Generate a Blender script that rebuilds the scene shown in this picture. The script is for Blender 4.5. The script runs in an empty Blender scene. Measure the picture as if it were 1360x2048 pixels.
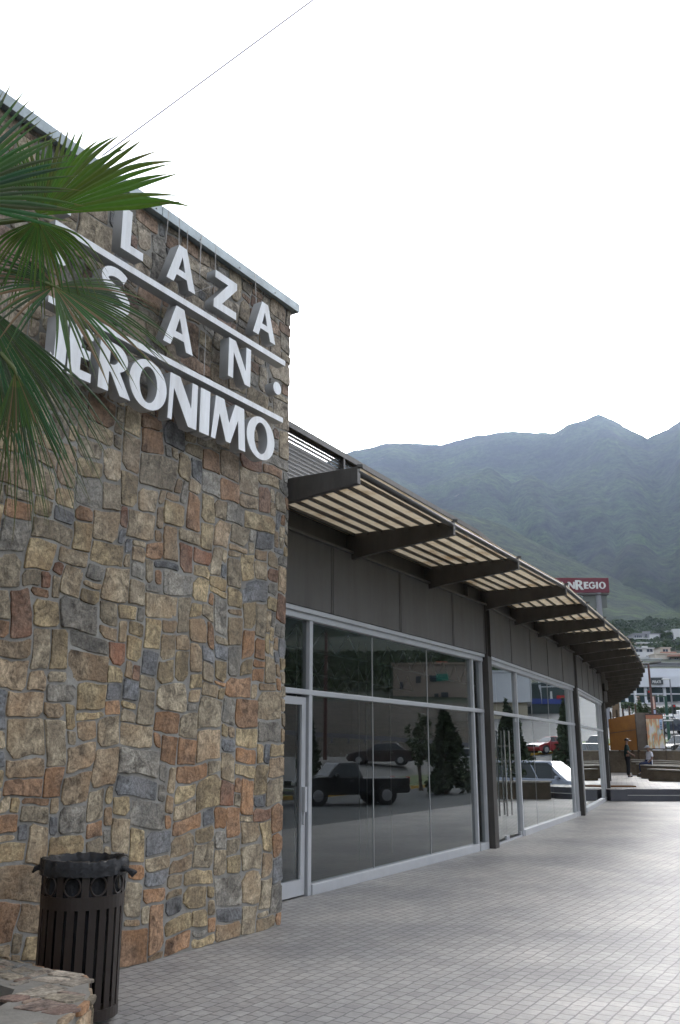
import bpy, bmesh, math, random
from mathutils import Vector, Matrix, noise
R = math.radians
random.seed(7)
S = bpy.context.scene
C = S.collection

# ------------------------------------------------------------------ camera
EYE = 1.6; FPX = 1800.0; TILT = R(14.9); CX0 = 678.0; CY0 = 1024.0
cam = bpy.data.cameras.new('camera'); camo = bpy.data.objects.new('camera', cam); C.objects.link(camo)
camo.location = (0, 0, EYE); camo.rotation_euler = (R(90) + TILT, 0, 0)
cam.sensor_fit = 'VERTICAL'; cam.sensor_height = 22.2; cam.lens = 22.2 * FPX / 2048; cam.shift_x = 2 / 2048
cam.clip_start = 0.05; cam.clip_end = 20000
S.camera = camo

# ------------------------------------------------------------------ sky, sun, exposure
SUN_AZ, SUN_EL = R(20.5), R(17.0)
w = bpy.data.worlds.new('World'); S.world = w; w.use_nodes = True
nt = w.node_tree; nt.nodes.clear()
sky = nt.nodes.new('ShaderNodeTexSky'); sky.sky_type = 'NISHITA'; sky.sun_disc = False
sky.sun_elevation = SUN_EL; sky.sun_rotation = SUN_AZ; sky.air_density = 1.0; sky.dust_density = 4.0; sky.ozone_density = 1.0
hs = nt.nodes.new('ShaderNodeHueSaturation'); hs.inputs['Saturation'].default_value = 0.22
bg = nt.nodes.new('ShaderNodeBackground'); bg.inputs['Strength'].default_value = 0.15
wo = nt.nodes.new('ShaderNodeOutputWorld')
nt.links.new(sky.outputs[0], hs.inputs['Color']); nt.links.new(hs.outputs[0], bg.inputs[0]); nt.links.new(bg.outputs[0], wo.inputs[0])
sl = bpy.data.lights.new('sun', 'SUN'); sl.energy = 3.0; sl.angle = R(0.5); sl.color = (1, .95, .86)
so = bpy.data.objects.new('sun', sl); C.objects.link(so)
sdir = Vector((math.sin(SUN_AZ) * math.cos(SUN_EL), math.cos(SUN_AZ) * math.cos(SUN_EL), math.sin(SUN_EL)))
so.rotation_euler = sdir.to_track_quat('Z', 'Y').to_euler(); so.location = (0, 0, 50)
S.view_settings.view_transform = 'Standard'; S.view_settings.look = 'None'; S.view_settings.gamma = 1
S.view_settings.exposure = 2.0
S.cycles.volume_bounces = 0; S.cycles.max_bounces = 10; S.cycles.transparent_max_bounces = 16

# ------------------------------------------------------------------ helpers
def ray(u, v):
    x = (u - CX0) / FPX; y = (CY0 - v) / FPX
    return Vector((x, math.cos(TILT) - y * math.sin(TILT), math.sin(TILT) + y * math.cos(TILT)))
def at(u, v, Y):                      # point seen at photo pixel u,v at depth Y
    d = ray(u, v); return Vector((0, 0, EYE)) + d * (Y / d.y)
def gnd(u, v, z=0):
    d = ray(u, v); return Vector((0, 0, EYE)) + d * ((z - EYE) / d.z)
def azv(deg): return Vector((math.sin(R(deg)), math.cos(R(deg)), 0))

def new_mat(name, col, rough=.6, metal=0, spec=.5, var=0, vscale=3, bump=0, bscale=40, col2=None, attr=False, coord='Object', bdist=.01):
    m = bpy.data.materials.new(name); m.use_nodes = True; t = m.node_tree; N = t.nodes; L = t.links
    b = N['Principled BSDF']; b.inputs['Roughness'].default_value = rough; b.inputs['Metallic'].default_value = metal
    b.inputs['Specular IOR Level'].default_value = spec
    b.inputs['Base Color'].default_value = (*col, 1)
    tc = N.new('ShaderNodeTexCoord')
    src = None
    if attr:
        a = N.new('ShaderNodeAttribute'); a.attribute_name = 'tint'; src = a.outputs['Color']
    if var:
        n = N.new('ShaderNodeTexNoise'); n.inputs['Scale'].default_value = vscale; n.inputs['Detail'].default_value = 6; n.inputs['Roughness'].default_value = .65
        L.new(tc.outputs[coord], n.inputs['Vector'])
        mx = N.new('ShaderNodeMix'); mx.data_type = 'RGBA'
        rp = N.new('ShaderNodeValToRGB'); rp.color_ramp.elements[0].position = .5 - .22; rp.color_ramp.elements[1].position = .5 + .22
        L.new(n.outputs['Fac'], rp.inputs[0]); L.new(rp.outputs[0], mx.inputs[0])
        c2 = col2 or tuple(c * (1 - var) for c in col)
        if src:
            m2 = N.new('ShaderNodeMix'); m2.data_type = 'RGBA'; m2.blend_type = 'MULTIPLY'; m2.inputs[0].default_value = 1
            mx.inputs[6].default_value = (1 - var, 1 - var, 1 - var, 1) if not col2 else (*col2, 1); mx.inputs[7].default_value = (1, 1, 1, 1)
            L.new(mx.outputs[2], m2.inputs[6]); L.new(src, m2.inputs[7]); L.new(m2.outputs[2], b.inputs['Base Color'])
        else:
            mx.inputs[6].default_value = (*c2, 1); mx.inputs[7].default_value = (*col, 1)
            L.new(mx.outputs[2], b.inputs['Base Color'])
    elif src: L.new(src, b.inputs['Base Color'])
    if bump:
        n2 = N.new('ShaderNodeTexNoise'); n2.inputs['Scale'].default_value = bscale; n2.inputs['Detail'].default_value = 8; n2.inputs['Roughness'].default_value = .7
        L.new(tc.outputs[coord], n2.inputs['Vector'])
        bp = N.new('ShaderNodeBump'); bp.inputs['Strength'].default_value = bump; bp.inputs['Distance'].default_value = bdist
        L.new(n2.outputs['Fac'], bp.inputs['Height']); L.new(bp.outputs[0], b.inputs['Normal'])
    return m

def tag(o, label=None, cat=None, group=None, kind=None):
    if label: o['label'] = label
    if cat: o['category'] = cat
    if group: o['group'] = group
    if kind: o['kind'] = kind
    return o
def thing(name, label, cat, loc=(0, 0, 0), rz=0, group=None):
    o = bpy.data.objects.new(name, None); C.objects.link(o); o.location = loc; o.rotation_euler = (0, 0, rz)
    o.empty_display_size = .3
    return tag(o, label, cat, group)
def obj(name, bm, mat, parent=None, smooth=False, bevel=0):
    me = bpy.data.meshes.new(name)
    if mat is not globals().get('M_glass'): bmesh.ops.recalc_face_normals(bm, faces=bm.faces[:])
    bm.to_mesh(me); bm.free()
    o = bpy.data.objects.new(name, me); C.objects.link(o)
    for m in (mat if isinstance(mat, (list, tuple)) else [mat]): me.materials.append(m)
    if smooth:
        for p in me.polygons: p.use_smooth = True
    if bevel:
        b = o.modifiers.new('bevel', 'BEVEL'); b.width = bevel; b.segments = 2; b.limit_method = 'ANGLE'; b.angle_limit = R(40)
    if parent is not None: o.parent = parent
    return o
def dup(root, loc, rz, label=None, group=None):
    r = root.copy(); C.objects.link(r); r.location = loc; r.rotation_euler = (0, 0, rz)
    if label: r['label'] = label
    if group: r['group'] = group
    for ch in list(root.children):
        c = ch.copy(); C.objects.link(c); c.parent = r
        for g in ch.children:
            d = g.copy(); C.objects.link(d); d.parent = c
    return r
def box(bm, c, s, M=None):            # centre, full size, optional matrix
    vs = []
    for dx in (-.5, .5):
        for dy in (-.5, .5):
            for dz in (-.5, .5):
                p = Vector((c[0] + dx * s[0], c[1] + dy * s[1], c[2] + dz * s[2]))
                vs.append(bm.verts.new(M @ p if M else p))
    for f in ((0, 1, 3, 2), (4, 6, 7, 5), (0, 4, 5, 1), (2, 3, 7, 6), (0, 2, 6, 4), (1, 5, 7, 3)):
        bm.faces.new([vs[i] for i in f])
def bar(bm, a, b, w, h, up=Vector((0, 0, 1))):   # rectangular bar a->b
    a = Vector(a); b = Vector(b); d = (b - a).normalized(); x = d.cross(up)
    if x.length < 1e-4: x = d.cross(Vector((0, 1, 0)))
    x.normalize(); y = x.cross(d)
    vs = []
    for p in (a, b):
        for sx, sy in ((-1, -1), (1, -1), (1, 1), (-1, 1)):
            vs.append(bm.verts.new(p + x * sx * w / 2 + y * sy * h / 2))
    bm.faces.new(vs[0:4]); bm.faces.new(vs[4:8][::-1])
    for i in range(4): bm.faces.new((vs[i], vs[(i + 1) % 4], vs[4 + (i + 1) % 4], vs[4 + i]))
def tube(bm, pts, r, n=8, r2=None, cap=True):
    rings = []
    pts = [Vector(p) for p in pts]; k = len(pts)
    for i, p in enumerate(pts):
        d = (pts[min(i + 1, k - 1)] - pts[max(i - 1, 0)]).normalized()
        x = d.cross(Vector((0, 0, 1)))
        if x.length < 1e-3: x = Vector((1, 0, 0))
        x.normalize(); y = x.cross(d)
        rr = r if r2 is None else r + (r2 - r) * i / (k - 1)
        if isinstance(r, (list, tuple)): rr = r[i]
        rings.append([bm.verts.new(p + (x * math.cos(2 * math.pi * j / n) + y * math.sin(2 * math.pi * j / n)) * rr) for j in range(n)])
    for a, b in zip(rings, rings[1:]):
        for j in range(n): bm.faces.new((a[j], a[(j + 1) % n], b[(j + 1) % n], b[j]))
    if cap: bm.faces.new(rings[0][::-1]); bm.faces.new(rings[-1])
def prism(bm, poly, z0, z1):          # vertical prism over xy polygon
    a = [bm.verts.new((p[0], p[1], z0)) for p in poly]; b = [bm.verts.new((p[0], p[1], z1)) for p in poly]
    n = len(poly); bm.faces.new(a[::-1]); bm.faces.new(b)
    for i in range(n): bm.faces.new((a[i], a[(i + 1) % n], b[(i + 1) % n], b[i]))
def B(): return bmesh.new()
def lerp(a, b, t): return a + (b - a) * t
def interp(x, tab):
    if x <= tab[0][0]: return tab[0][1]
    for (x0, y0), (x1, y1) in zip(tab, tab[1:]):
        if x <= x1: return y0 + (y1 - y0) * (x - x0) / (x1 - x0)
    return tab[-1][1]
def sstep(a, b, x):
    t = max(0, min(1, (x - a) / (b - a))); return t * t * (3 - 2 * t)

# ------------------------------------------------------------------ plan of the place
STAZ = 31.9; C0 = Vector((-0.525, 9.26, 0)); SD = azv(STAZ); SN = Vector((SD.y, -SD.x, 0))     # stone wall
V = [Vector((-4.41, 3.90, 0)), Vector((2.60, 16.42, 0)), Vector((6.26, 24.56, 0)), Vector((9.22, 32.4, 0)),
     Vector((11.5, 40.1, 0)), Vector((13.45, 47.9, 0)), Vector((15.1, 55.7, 0)), Vector((16.4, 63.5, 0))]  # facade line
P1 = Vector((-0.38, 11.10, 0)); D1 = (V[1] - P1).normalized(); N1 = Vector((D1.y, -D1.x, 0))
V[0] = P1 - D1 * 9
TZ = 0.38                                                   # terrace level

def Rk(az):                                                 # distance of the yellow kerb round the parking lot
    return interp(az, [(-60, 60), (0, 92), (10, 93), (20, 90), (30, 78), (39.6, 59.5), (45.2, 37.6), (52, 31), (60, 28), (70, 26), (80, 25), (110, 24), (180, 24), (300, 60)])
def gz(az, r):
    rk = Rk(az)
    a = interp(r, [(0, -.5), (42, -.5), (60, .3), (90, 2.1), (109, 3.2), (200, 11.2), (350, 32), (450, 53), (600, 81)])
    e = r - rk
    b = interp(e, [(-500, -.6), (-1, -.5), (13, .1), (31, 1.2), (40, 2.4), (78, 7.6), (100, 9.2), (400, 50), (560, 81)])
    return lerp(a, b, sstep(35, 42, az))
def gxy(x, y):
    return gz(math.degrees(math.atan2(x, y)), math.hypot(x, y))

# ------------------------------------------------------------------ materials
M_asphalt = new_mat('asphalt', (.085, .092, .096), .85, var=.35, vscale=.6, bump=.3, bscale=30)
M_road = new_mat('road_asphalt', (.16, .16, .155), .85, var=.25, vscale=.3)
M_grass = new_mat('grass', (.09, .14, .03), .9, var=.5, vscale=.8, bump=.6, bscale=9, bdist=.05)
M_dirt = new_mat('dirt', (.15, .12, .09), .95, var=.8, vscale=.5, col2=(.035, .035, .02), bump=1, bscale=.9, bdist=1.5)
M_yellow = new_mat('yellow_paint', (.55, .33, .04), .7, var=.3, vscale=4)
M_white = new_mat('white_paint', (.75, .75, .73), .6, var=.2, vscale=5)
M_steel = new_mat('brown_steel', (.058, .053, .048), .5, var=.25, vscale=2.5, bump=.06, bscale=60)
M_panel = new_mat('grey_brown_panel', (.112, .107, .101), .65, var=.16, vscale=1.3, bump=.08, bscale=50)
M_alu = new_mat('aluminium', (.55, .56, .58), .38, metal=.35, var=.12, vscale=3)
M_coping = new_mat('zinc_coping', (.42, .48, .50), .42, metal=.3, var=.2, vscale=2)
M_inside = new_mat('interior_grey', (.10, .10, .10), .9, var=.2, vscale=1)
M_letter = new_mat('white_letter_face', (.84, .85, .86), .35, var=.07, vscale=6)
M_return = new_mat('letter_return', (.40, .40, .40), .5, metal=.1, var=.2, vscale=6)
M_wire = new_mat('wire', (.45, .42, .40), .5)
M_black = new_mat('black_plastic', (.012, .012, .014), .35, bump=.3, bscale=15)
M_mortar = new_mat('mortar', (.37, .355, .325), .95, var=.35, vscale=7, bump=.7, bscale=55, bdist=.012)
M_concrete = new_mat('concrete', (.33, .33, .32), .85, var=.25, vscale=1.5, bump=.25, bscale=40)
M_stepdark = new_mat('dark_step_tile', (.085, .085, .10), .5, var=.2, vscale=4)
M_glassdark = new_mat('dark_glass', (.02, .03, .035), .08)
M_tyre = new_mat('tyre', (.02, .02, .02), .8)
M_rim = new_mat('rim', (.45, .45, .46), .35, metal=.7)
M_lampr = new_mat('red_lens', (.45, .02, .02), .25)
M_lampw = new_mat('clear_lens', (.7, .7, .66), .15)
M_chrome = new_mat('chrome', (.6, .6, .6), .2, metal=.9)

def streak(m, sc, lo=.70):
    t = m.node_tree; N = t.nodes; L = t.links; mp = N.new('ShaderNodeMapping'); mp.inputs['Scale'].default_value = sc
    tc = [n for n in N if n.type == 'TEX_COORD'][0]; L.new(tc.outputs['Object'], mp.inputs['Vector'])
    nz_ = N.new('ShaderNodeTexNoise'); nz_.inputs['Scale'].default_value = 1; nz_.inputs['Detail'].default_value = 7; nz_.inputs['Roughness'].default_value = .7; L.new(mp.outputs[0], nz_.inputs['Vector'])
    r_ = N.new('ShaderNodeValToRGB'); e = r_.color_ramp.elements; e[0].position = .34; e[0].color = (lo, lo * .97, lo * .94, 1); e[1].position = .66; e[1].color = (1.1 + (.9 - lo) * .4, 1.1 + (.9 - lo) * .35, 1.1 + (.9 - lo) * .25, 1); L.new(nz_.outputs['Fac'], r_.inputs[0])
    b = N['Principled BSDF']; src = b.inputs['Base Color'].links[0].from_socket; mu = N.new('ShaderNodeMix'); mu.data_type = 'RGBA'; mu.blend_type = 'MULTIPLY'; mu.inputs[0].default_value = 1
    L.new(src, mu.inputs[6]); L.new(r_.outputs[0], mu.inputs[7]); L.new(mu.outputs[2], b.inputs['Base Color'])
streak(M_panel, (3, 3, .35), .85); streak(M_steel, (5, 5, .8)); streak(M_letter, (7, 7, .9), .88); streak(M_coping, (3, 3, 3))
def stone_material():
    m = new_mat('rubble_stone', (1, 1, 1), .82, attr=True, var=.0)
    t = m.node_tree; N = t.nodes; L = t.links; b = N['Principled BSDF']
    tc = N.new('ShaderNodeTexCoord'); at_ = N.new('ShaderNodeAttribute'); at_.attribute_name = 'tint'
    rnd = N.new('ShaderNodeAttribute'); rnd.attribute_name = 'off'
    ad = N.new('ShaderNodeVectorMath'); ad.operation = 'ADD'
    L.new(tc.outputs['Object'], ad.inputs[0]); L.new(rnd.outputs['Vector'], ad.inputs[1])
    n1 = N.new('ShaderNodeTexNoise'); n1.inputs['Scale'].default_value = 9; n1.inputs['Detail'].default_value = 9; n1.inputs['Roughness'].default_value = .72; n1.inputs['Distortion'].default_value = .6
    n2 = N.new('ShaderNodeTexNoise'); n2.inputs['Scale'].default_value = 3.5; n2.inputs['Detail'].default_value = 5
    n3 = N.new('ShaderNodeTexNoise'); n3.inputs['Scale'].default_value = 38; n3.inputs['Detail'].default_value = 8; n3.inputs['Roughness'].default_value = .75
    for n in (n1, n2, n3): L.new(ad.outputs[0], n.inputs['Vector'])
    r1 = N.new('ShaderNodeValToRGB'); e = r1.color_ramp.elements; e[0].position = .36; e[0].color = (.34, .31, .29, 1); e[1].position = .60; e[1].color = (1.42, 1.38, 1.32, 1)
    L.new(n1.outputs['Fac'], r1.inputs[0])
    mu = N.new('ShaderNodeMix'); mu.data_type = 'RGBA'; mu.blend_type = 'MULTIPLY'; mu.inputs[0].default_value = 1
    L.new(at_.outputs['Color'], mu.inputs[6]); L.new(r1.outputs[0], mu.inputs[7])
    r2 = N.new('ShaderNodeValToRGB'); e = r2.color_ramp.elements; e[0].position = .45; e[0].color = (0, 0, 0, 1); e[1].position = .64; e[1].color = (.75, .75, .75, 1)
    L.new(n2.outputs['Fac'], r2.inputs[0])
    mo = N.new('ShaderNodeMix'); mo.data_type = 'RGBA'
    L.new(r2.outputs[0], mo.inputs[0]); L.new(mu.outputs[2], mo.inputs[6])
    rust = N.new('ShaderNodeAttribute'); rust.attribute_name = 'tint2'; L.new(rust.outputs['Color'], mo.inputs[7])
    m3 = N.new('ShaderNodeMix'); m3.data_type = 'RGBA'; m3.blend_type = 'MULTIPLY'; m3.inputs[0].default_value = 1
    r3 = N.new('ShaderNodeValToRGB'); e = r3.color_ramp.elements; e[0].position = .32; e[0].color = (.45, .44, .43, 1); e[1].position = .58; e[1].color = (1.15, 1.15, 1.15, 1)
    L.new(n3.outputs['Fac'], r3.inputs[0]); L.new(mo.outputs[2], m3.inputs[6]); L.new(r3.outputs[0], m3.inputs[7])
    L.new(m3.outputs[2], b.inputs['Base Color'])
    sm = N.new('ShaderNodeMath'); sm.operation = 'ADD'; L.new(n1.outputs['Fac'], sm.inputs[0]); L.new(n3.outputs['Fac'], sm.inputs[1])
    bp = N.new('ShaderNodeBump'); bp.inputs['Strength'].default_value = .7; bp.inputs['Distance'].default_value = .022
    L.new(sm.outputs[0], bp.inputs['Height']); L.new(bp.outputs[0], b.inputs['Normal'])
    return m
M_stone = stone_material(); streak(M_stone, (1.8, 1.8, .45)); streak(M_mortar, (2.4, 2.4, 1))

def paver_material(name, scale=1.0, rot=0.0):
    m = new_mat(name, (.4, .4, .4), .5, spec=.3)
    t = m.node_tree; N = t.nodes; L = t.links; b = N['Principled BSDF']
    tc = N.new('ShaderNodeTexCoord'); mp = N.new('ShaderNodeMapping'); mp.inputs['Rotation'].default_value = (0, 0, rot)
    L.new(tc.outputs['Object'], mp.inputs['Vector'])
    wn = N.new('ShaderNodeTexNoise'); wn.inputs['Scale'].default_value = 2.5; wn.inputs['Detail'].default_value = 3
    L.new(mp.outputs[0], wn.inputs['Vector'])
    ws = N.new('ShaderNodeVectorMath'); ws.operation = 'MULTIPLY_ADD'; ws.inputs[1].default_value = (.05, .05, 0)
    L.new(wn.outputs['Color'], ws.inputs[0]); L.new(mp.outputs[0], ws.inputs[2])
    br = N.new('ShaderNodeTexBrick'); br.inputs['Scale'].default_value = 1; br.inputs['Brick Width'].default_value = .135 * scale
    br.inputs['Row Height'].default_value = .118 * scale; br.inputs['Mortar Size'].default_value = .006; br.inputs['Mortar Smooth'].default_value = .35
    br.offset = .5; br.inputs['Color1'].default_value = (.345, .325, .305, 1); br.inputs['Color2'].default_value = (.42, .40, .375, 1); br.inputs['Mortar'].default_value = (.21, .20, .19, 1); br.inputs['Bias'].default_value = 0
    L.new(ws.outputs[0], br.inputs['Vector'])
    big = N.new('ShaderNodeTexNoise'); big.inputs['Scale'].default_value = .55; big.inputs['Detail'].default_value = 7; big.inputs['Roughness'].default_value = .6
    fine = N.new('ShaderNodeTexNoise'); fine.inputs['Scale'].default_value = 16; fine.inputs['Detail'].default_value = 8; fine.inputs['Roughness'].default_value = .7
    L.new(tc.outputs['Object'], big.inputs['Vector']); L.new(tc.outputs['Object'], fine.inputs['Vector'])
    rb = N.new('ShaderNodeValToRGB'); e = rb.color_ramp.elements; e[0].position = .34; e[0].color = (.66, .67, .69, 1); e[1].position = .64; e[1].color = (1.12, 1.10, 1.07, 1)
    L.new(big.outputs['Fac'], rb.inputs[0])
    rf = N.new('ShaderNodeValToRGB'); e = rf.color_ramp.elements; e[0].position = .3; e[0].color = (.72, .72, .72, 1); e[1].position = .65; e[1].color = (1.12, 1.12, 1.12, 1)
    L.new(fine.outputs['Fac'], rf.inputs[0])
    a = N.new('ShaderNodeMix'); a.data_type = 'RGBA'; a.blend_type = 'MULTIPLY'; a.inputs[0].default_value = 1
    c = N.new('ShaderNodeMix'); c.data_type = 'RGBA'; c.blend_type = 'MULTIPLY'; c.inputs[0].default_value = 1
    L.new(br.outputs['Color'], a.inputs[6]); L.new(rb.outputs[0], a.inputs[7]); L.new(a.outputs[2], c.inputs[6]); L.new(rf.outputs[0], c.inputs[7])
    L.new(c.outputs[2], b.inputs['Base Color'])
    # worn joints: strength of the groove varies from place to place
    wr = N.new('ShaderNodeMapRange'); wr.inputs[1].default_value = .36; wr.inputs[2].default_value = .62; wr.inputs[3].default_value = .35; wr.inputs[4].default_value = 1
    L.new(big.outputs['Fac'], wr.inputs[0])
    g = N.new('ShaderNodeMath'); g.operation = 'MULTIPLY'; L.new(br.outputs['Fac'], g.inputs[0]); L.new(wr.outputs[0], g.inputs[1])
    h = N.new('ShaderNodeMath'); h.operation = 'MULTIPLY_ADD'; h.inputs[1].default_value = .45
    L.new(fine.outputs['Fac'], h.inputs[0])
    g2 = N.new('ShaderNodeMath'); g2.operation = 'MULTIPLY'; g2.inputs[1].default_value = -1; L.new(g.outputs[0], g2.inputs[0]); L.new(g2.outputs[0], h.inputs[2])
    bp = N.new('ShaderNodeBump'); bp.inputs['Strength'].default_value = .7; bp.inputs['Distance'].default_value = .012
    L.new(h.outputs[0], bp.inputs['Height']); L.new(bp.outputs[0], b.inputs['Normal'])
    rr = N.new('ShaderNodeMapRange'); rr.inputs[1].default_value = .3; rr.inputs[2].default_value = .7; rr.inputs[3].default_value = .42; rr.inputs[4].default_value = .66
    L.new(fine.outputs['Fac'], rr.inputs[0]); L.new(rr.outputs[0], b.inputs['Roughness'])
    return m

def glass_material():
    m = bpy.data.materials.new('shop_glass'); m.use_nodes = True; t = m.node_tree; N = t.nodes; L = t.links; N.clear()
    o = N.new('ShaderNodeOutputMaterial'); mx = N.new('ShaderNodeMixShader'); fr = N.new('ShaderNodeFresnel'); fr.inputs['IOR'].default_value = 1.62
    tr = N.new('ShaderNodeBsdfTransparent'); tr.inputs[0].default_value = (.42, .50, .50, 1)
    gl = N.new('ShaderNodeBsdfGlossy'); gl.inputs['Roughness'].default_value = 0.0; gl.inputs['Color'].default_value = (.93, .96, .96, 1)
    # slow waviness of big panes
    tc = N.new('ShaderNodeTexCoord'); n = N.new('ShaderNodeTexNoise'); n.inputs['Scale'].default_value = .8; n.inputs['Detail'].default_value = 1
    L.new(tc.outputs['Object'], n.inputs['Vector']); bp = N.new('ShaderNodeBump'); bp.inputs['Strength'].default_value = .12; bp.inputs['Distance'].default_value = .01
    L.new(n.outputs['Fac'], bp.inputs['Height']); L.new(bp.outputs[0], gl.inputs['Normal'])
    mu = N.new('ShaderNodeMath'); mu.operation = 'MULTIPLY'; mu.inputs[1].default_value = 1.65; mu.use_clamp = True
    L.new(fr.outputs[0], mu.inputs[0]); L.new(mu.outputs[0], mx.inputs[0]); L.new(tr.outputs[0], mx.inputs[1]); L.new(gl.outputs[0], mx.inputs[2])
    du = N.new('ShaderNodeBsdfDiffuse'); du.inputs[0].default_value = (.45, .43, .40, 1); m2 = N.new('ShaderNodeMixShader'); n2 = N.new('ShaderNodeTexNoise'); n2.inputs['Scale'].default_value = 1.4; n2.inputs['Detail'].default_value = 9; n2.inputs['Roughness'].default_value = .7
    mr = N.new('ShaderNodeMapRange'); mr.inputs[1].default_value = .42; mr.inputs[2].default_value = .75; mr.inputs[3].default_value = .004; mr.inputs[4].default_value = .03
    L.new(tc.outputs['Object'], n2.inputs['Vector']); L.new(n2.outputs['Fac'], mr.inputs[0]); L.new(mr.outputs[0], m2.inputs[0]); L.new(mx.outputs[0], m2.inputs[1]); L.new(du.outputs[0], m2.inputs[2]); L.new(m2.outputs[0], o.inputs[0])
    return m
M_glass = glass_material()

# ------------------------------------------------------------------ ground: rings round the place, each zone its own sheet
def ring_zone(name, az0, az1, rads, mat, kind='structure', step=1.0, dz=0.0, fixed=False):
    bm = B(); n = max(1, int((az1 - az0) / step)); rows = []
    for i in range(n + 1):
        az = az0 + (az1 - az0) * i / n; row = []
        for rr in rads:
            r = rr(az) if callable(rr) else rr
            z = gz(az, r) + dz
            if r > 260: z += 1.5 * noise.noise(Vector((math.sin(R(az)) * r / 40, math.cos(R(az)) * r / 40, 0)))
            row.append(bm.verts.new((math.sin(R(az)) * r, math.cos(R(az)) * r, z)))
        rows.append(row)
    for a, b in zip(rows, rows[1:]):
        for j in range(len(rads) - 1): bm.faces.new((a[j], a[j + 1], b[j + 1], b[j]))
    return tag(obj(name, bm, mat, smooth=True), kind=kind)
K = lambda e: (lambda az: Rk(az) + e)
f = lambda k: (lambda az: Rk(az) * k)
ring_zone('parking_lot', -180, 180, [.3, f(.2), f(.35), f(.5), f(.6), f(.7), f(.8), f(.9), f(1.0)], M_asphalt)
ring_zone('grass_strip', -180, 180, [K(0), K(3), K(6), K(9), K(13)], M_grass, kind='stuff')['label'] = 'green grass strip between the parking lot kerb and the road'
ring_zone('road', -180, 180, [K(13), K(18), K(22), K(26), K(31)], M_road)
M_pale = new_mat('pale_ground', (.30, .28, .25), .9, var=.3, vscale=.1)
ring_zone('forecourt', -30, 38, [K(31), K(40), K(52), K(66), 175, 200, 240], M_road)
ring_zone('hillside_ground', -30, 38, [240, 270, 300, 350, 400, 450, 500, 560, 640], new_mat('scrub', (.07, .085, .045), .95, var=.6, vscale=.06, bump=.7, bscale=.4, bdist=2))
ring_zone('embankment', 38, 330, [K(31), K(36), K(42), K(50), K(60), K(70), K(78)], M_dirt)
ring_zone('scrub_slope', 38, 330, [K(78), K(90), K(110), K(150), K(200), K(300), K(420), 640], new_mat('slope_green', (.045, .07, .028), .95, var=.7, vscale=.25, bump=.9, bscale=.9, bdist=1.2))

# ------------------------------------------------------------------ mountains
def elev(u, v):
    d = ray(u, v); return math.degrees(math.atan2(d.z, math.hypot(d.x, d.y))), math.degrees(math.atan2(d.x, d.y))
def prof(pts):
    out = []
    for u, v in pts:
        e, a = elev(u, v); out.append((a, e))
    return out
main = [(-180, 9), (-60, 10), (-20, 13)] + prof([(560, 960), (640, 930), (690, 908), (740, 893), (790, 884), (830, 888), (880, 886), (960, 868), (1030, 861), (1080, 864), (1110, 866), (1150, 850), (1185, 838), (1205, 835), (1225, 839), (1250, 855), (1280, 870), (1297, 878), (1316, 866), (1360, 842)]) + [(22, 20.5), (26, 21), (33, 19), (42, 17), (52, 15.5), (60, 16), (75, 13), (100, 10), (180, 9)]
spur = [(-180, 5), (-30, 8)] + prof([(560, 985), (690, 930), (740, 945), (790, 985), (850, 1010), (920, 1020), (1000, 1048), (1100, 1095), (1200, 1140), (1290, 1180), (1360, 1215)]) + [(26, 6), (35, 5.5), (45, 8), (55, 11), (65, 9), (90, 5), (180, 5)]
def mountain(name, tab, r0, rc, r1, z0, amp, mat, seed, ex=1.25):
    bm = B(); rows = []; azs = []
    a = -179.0
    while a < 181: azs.append(a); a += .22 if -3 < a < 25 else (.5 if 25 <= a < 70 else 4)
    rads = [lerp(r0, rc, (i / 60) ** 1.0) for i in range(61)] + [lerp(rc, r1, i / 8) for i in range(1, 9)]
    for az in azs:
        H = rc * math.tan(R(interp(az, tab))); row = []
        for r in rads:
            x, y = math.sin(R(az)) * r, math.cos(R(az)) * r
            t = (r - r0) / (rc - r0)
            if t <= 1:
                z = z0 + (H - z0) * (t ** ex)
                q = Vector((az * .16, r / 900, seed)); g = noise.hetero_terrain(Vector((x / 420, y / 420, seed)), .9, 2.1, 6, .7) - .7
                gull = abs(noise.noise(Vector((az * .35 + .35 * noise.noise(Vector((x / 300, y / 300, 3))), r / 1500, seed)))) * 2 - .45
                mask = math.sin(math.pi * min(1, t)) ** .8
                z += amp * mask * (g * .75 + gull * .38) + amp * .1 * noise.fractal(Vector((x / 70, y / 70, seed)), .8, 2.1, 4)
            else: z = H * (1 - (r - rc) / (r1 - rc)) - 5
            row.append(bm.verts.new((x, y, z)))
        rows.append(row)
    for p, q in zip(rows, rows[1:]):
        for j in range(len(rads) - 1): bm.faces.new((p[j], p[j + 1], q[j + 1], q[j]))
    return tag(obj(name, bm, mat, smooth=True), kind='structure')
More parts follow.
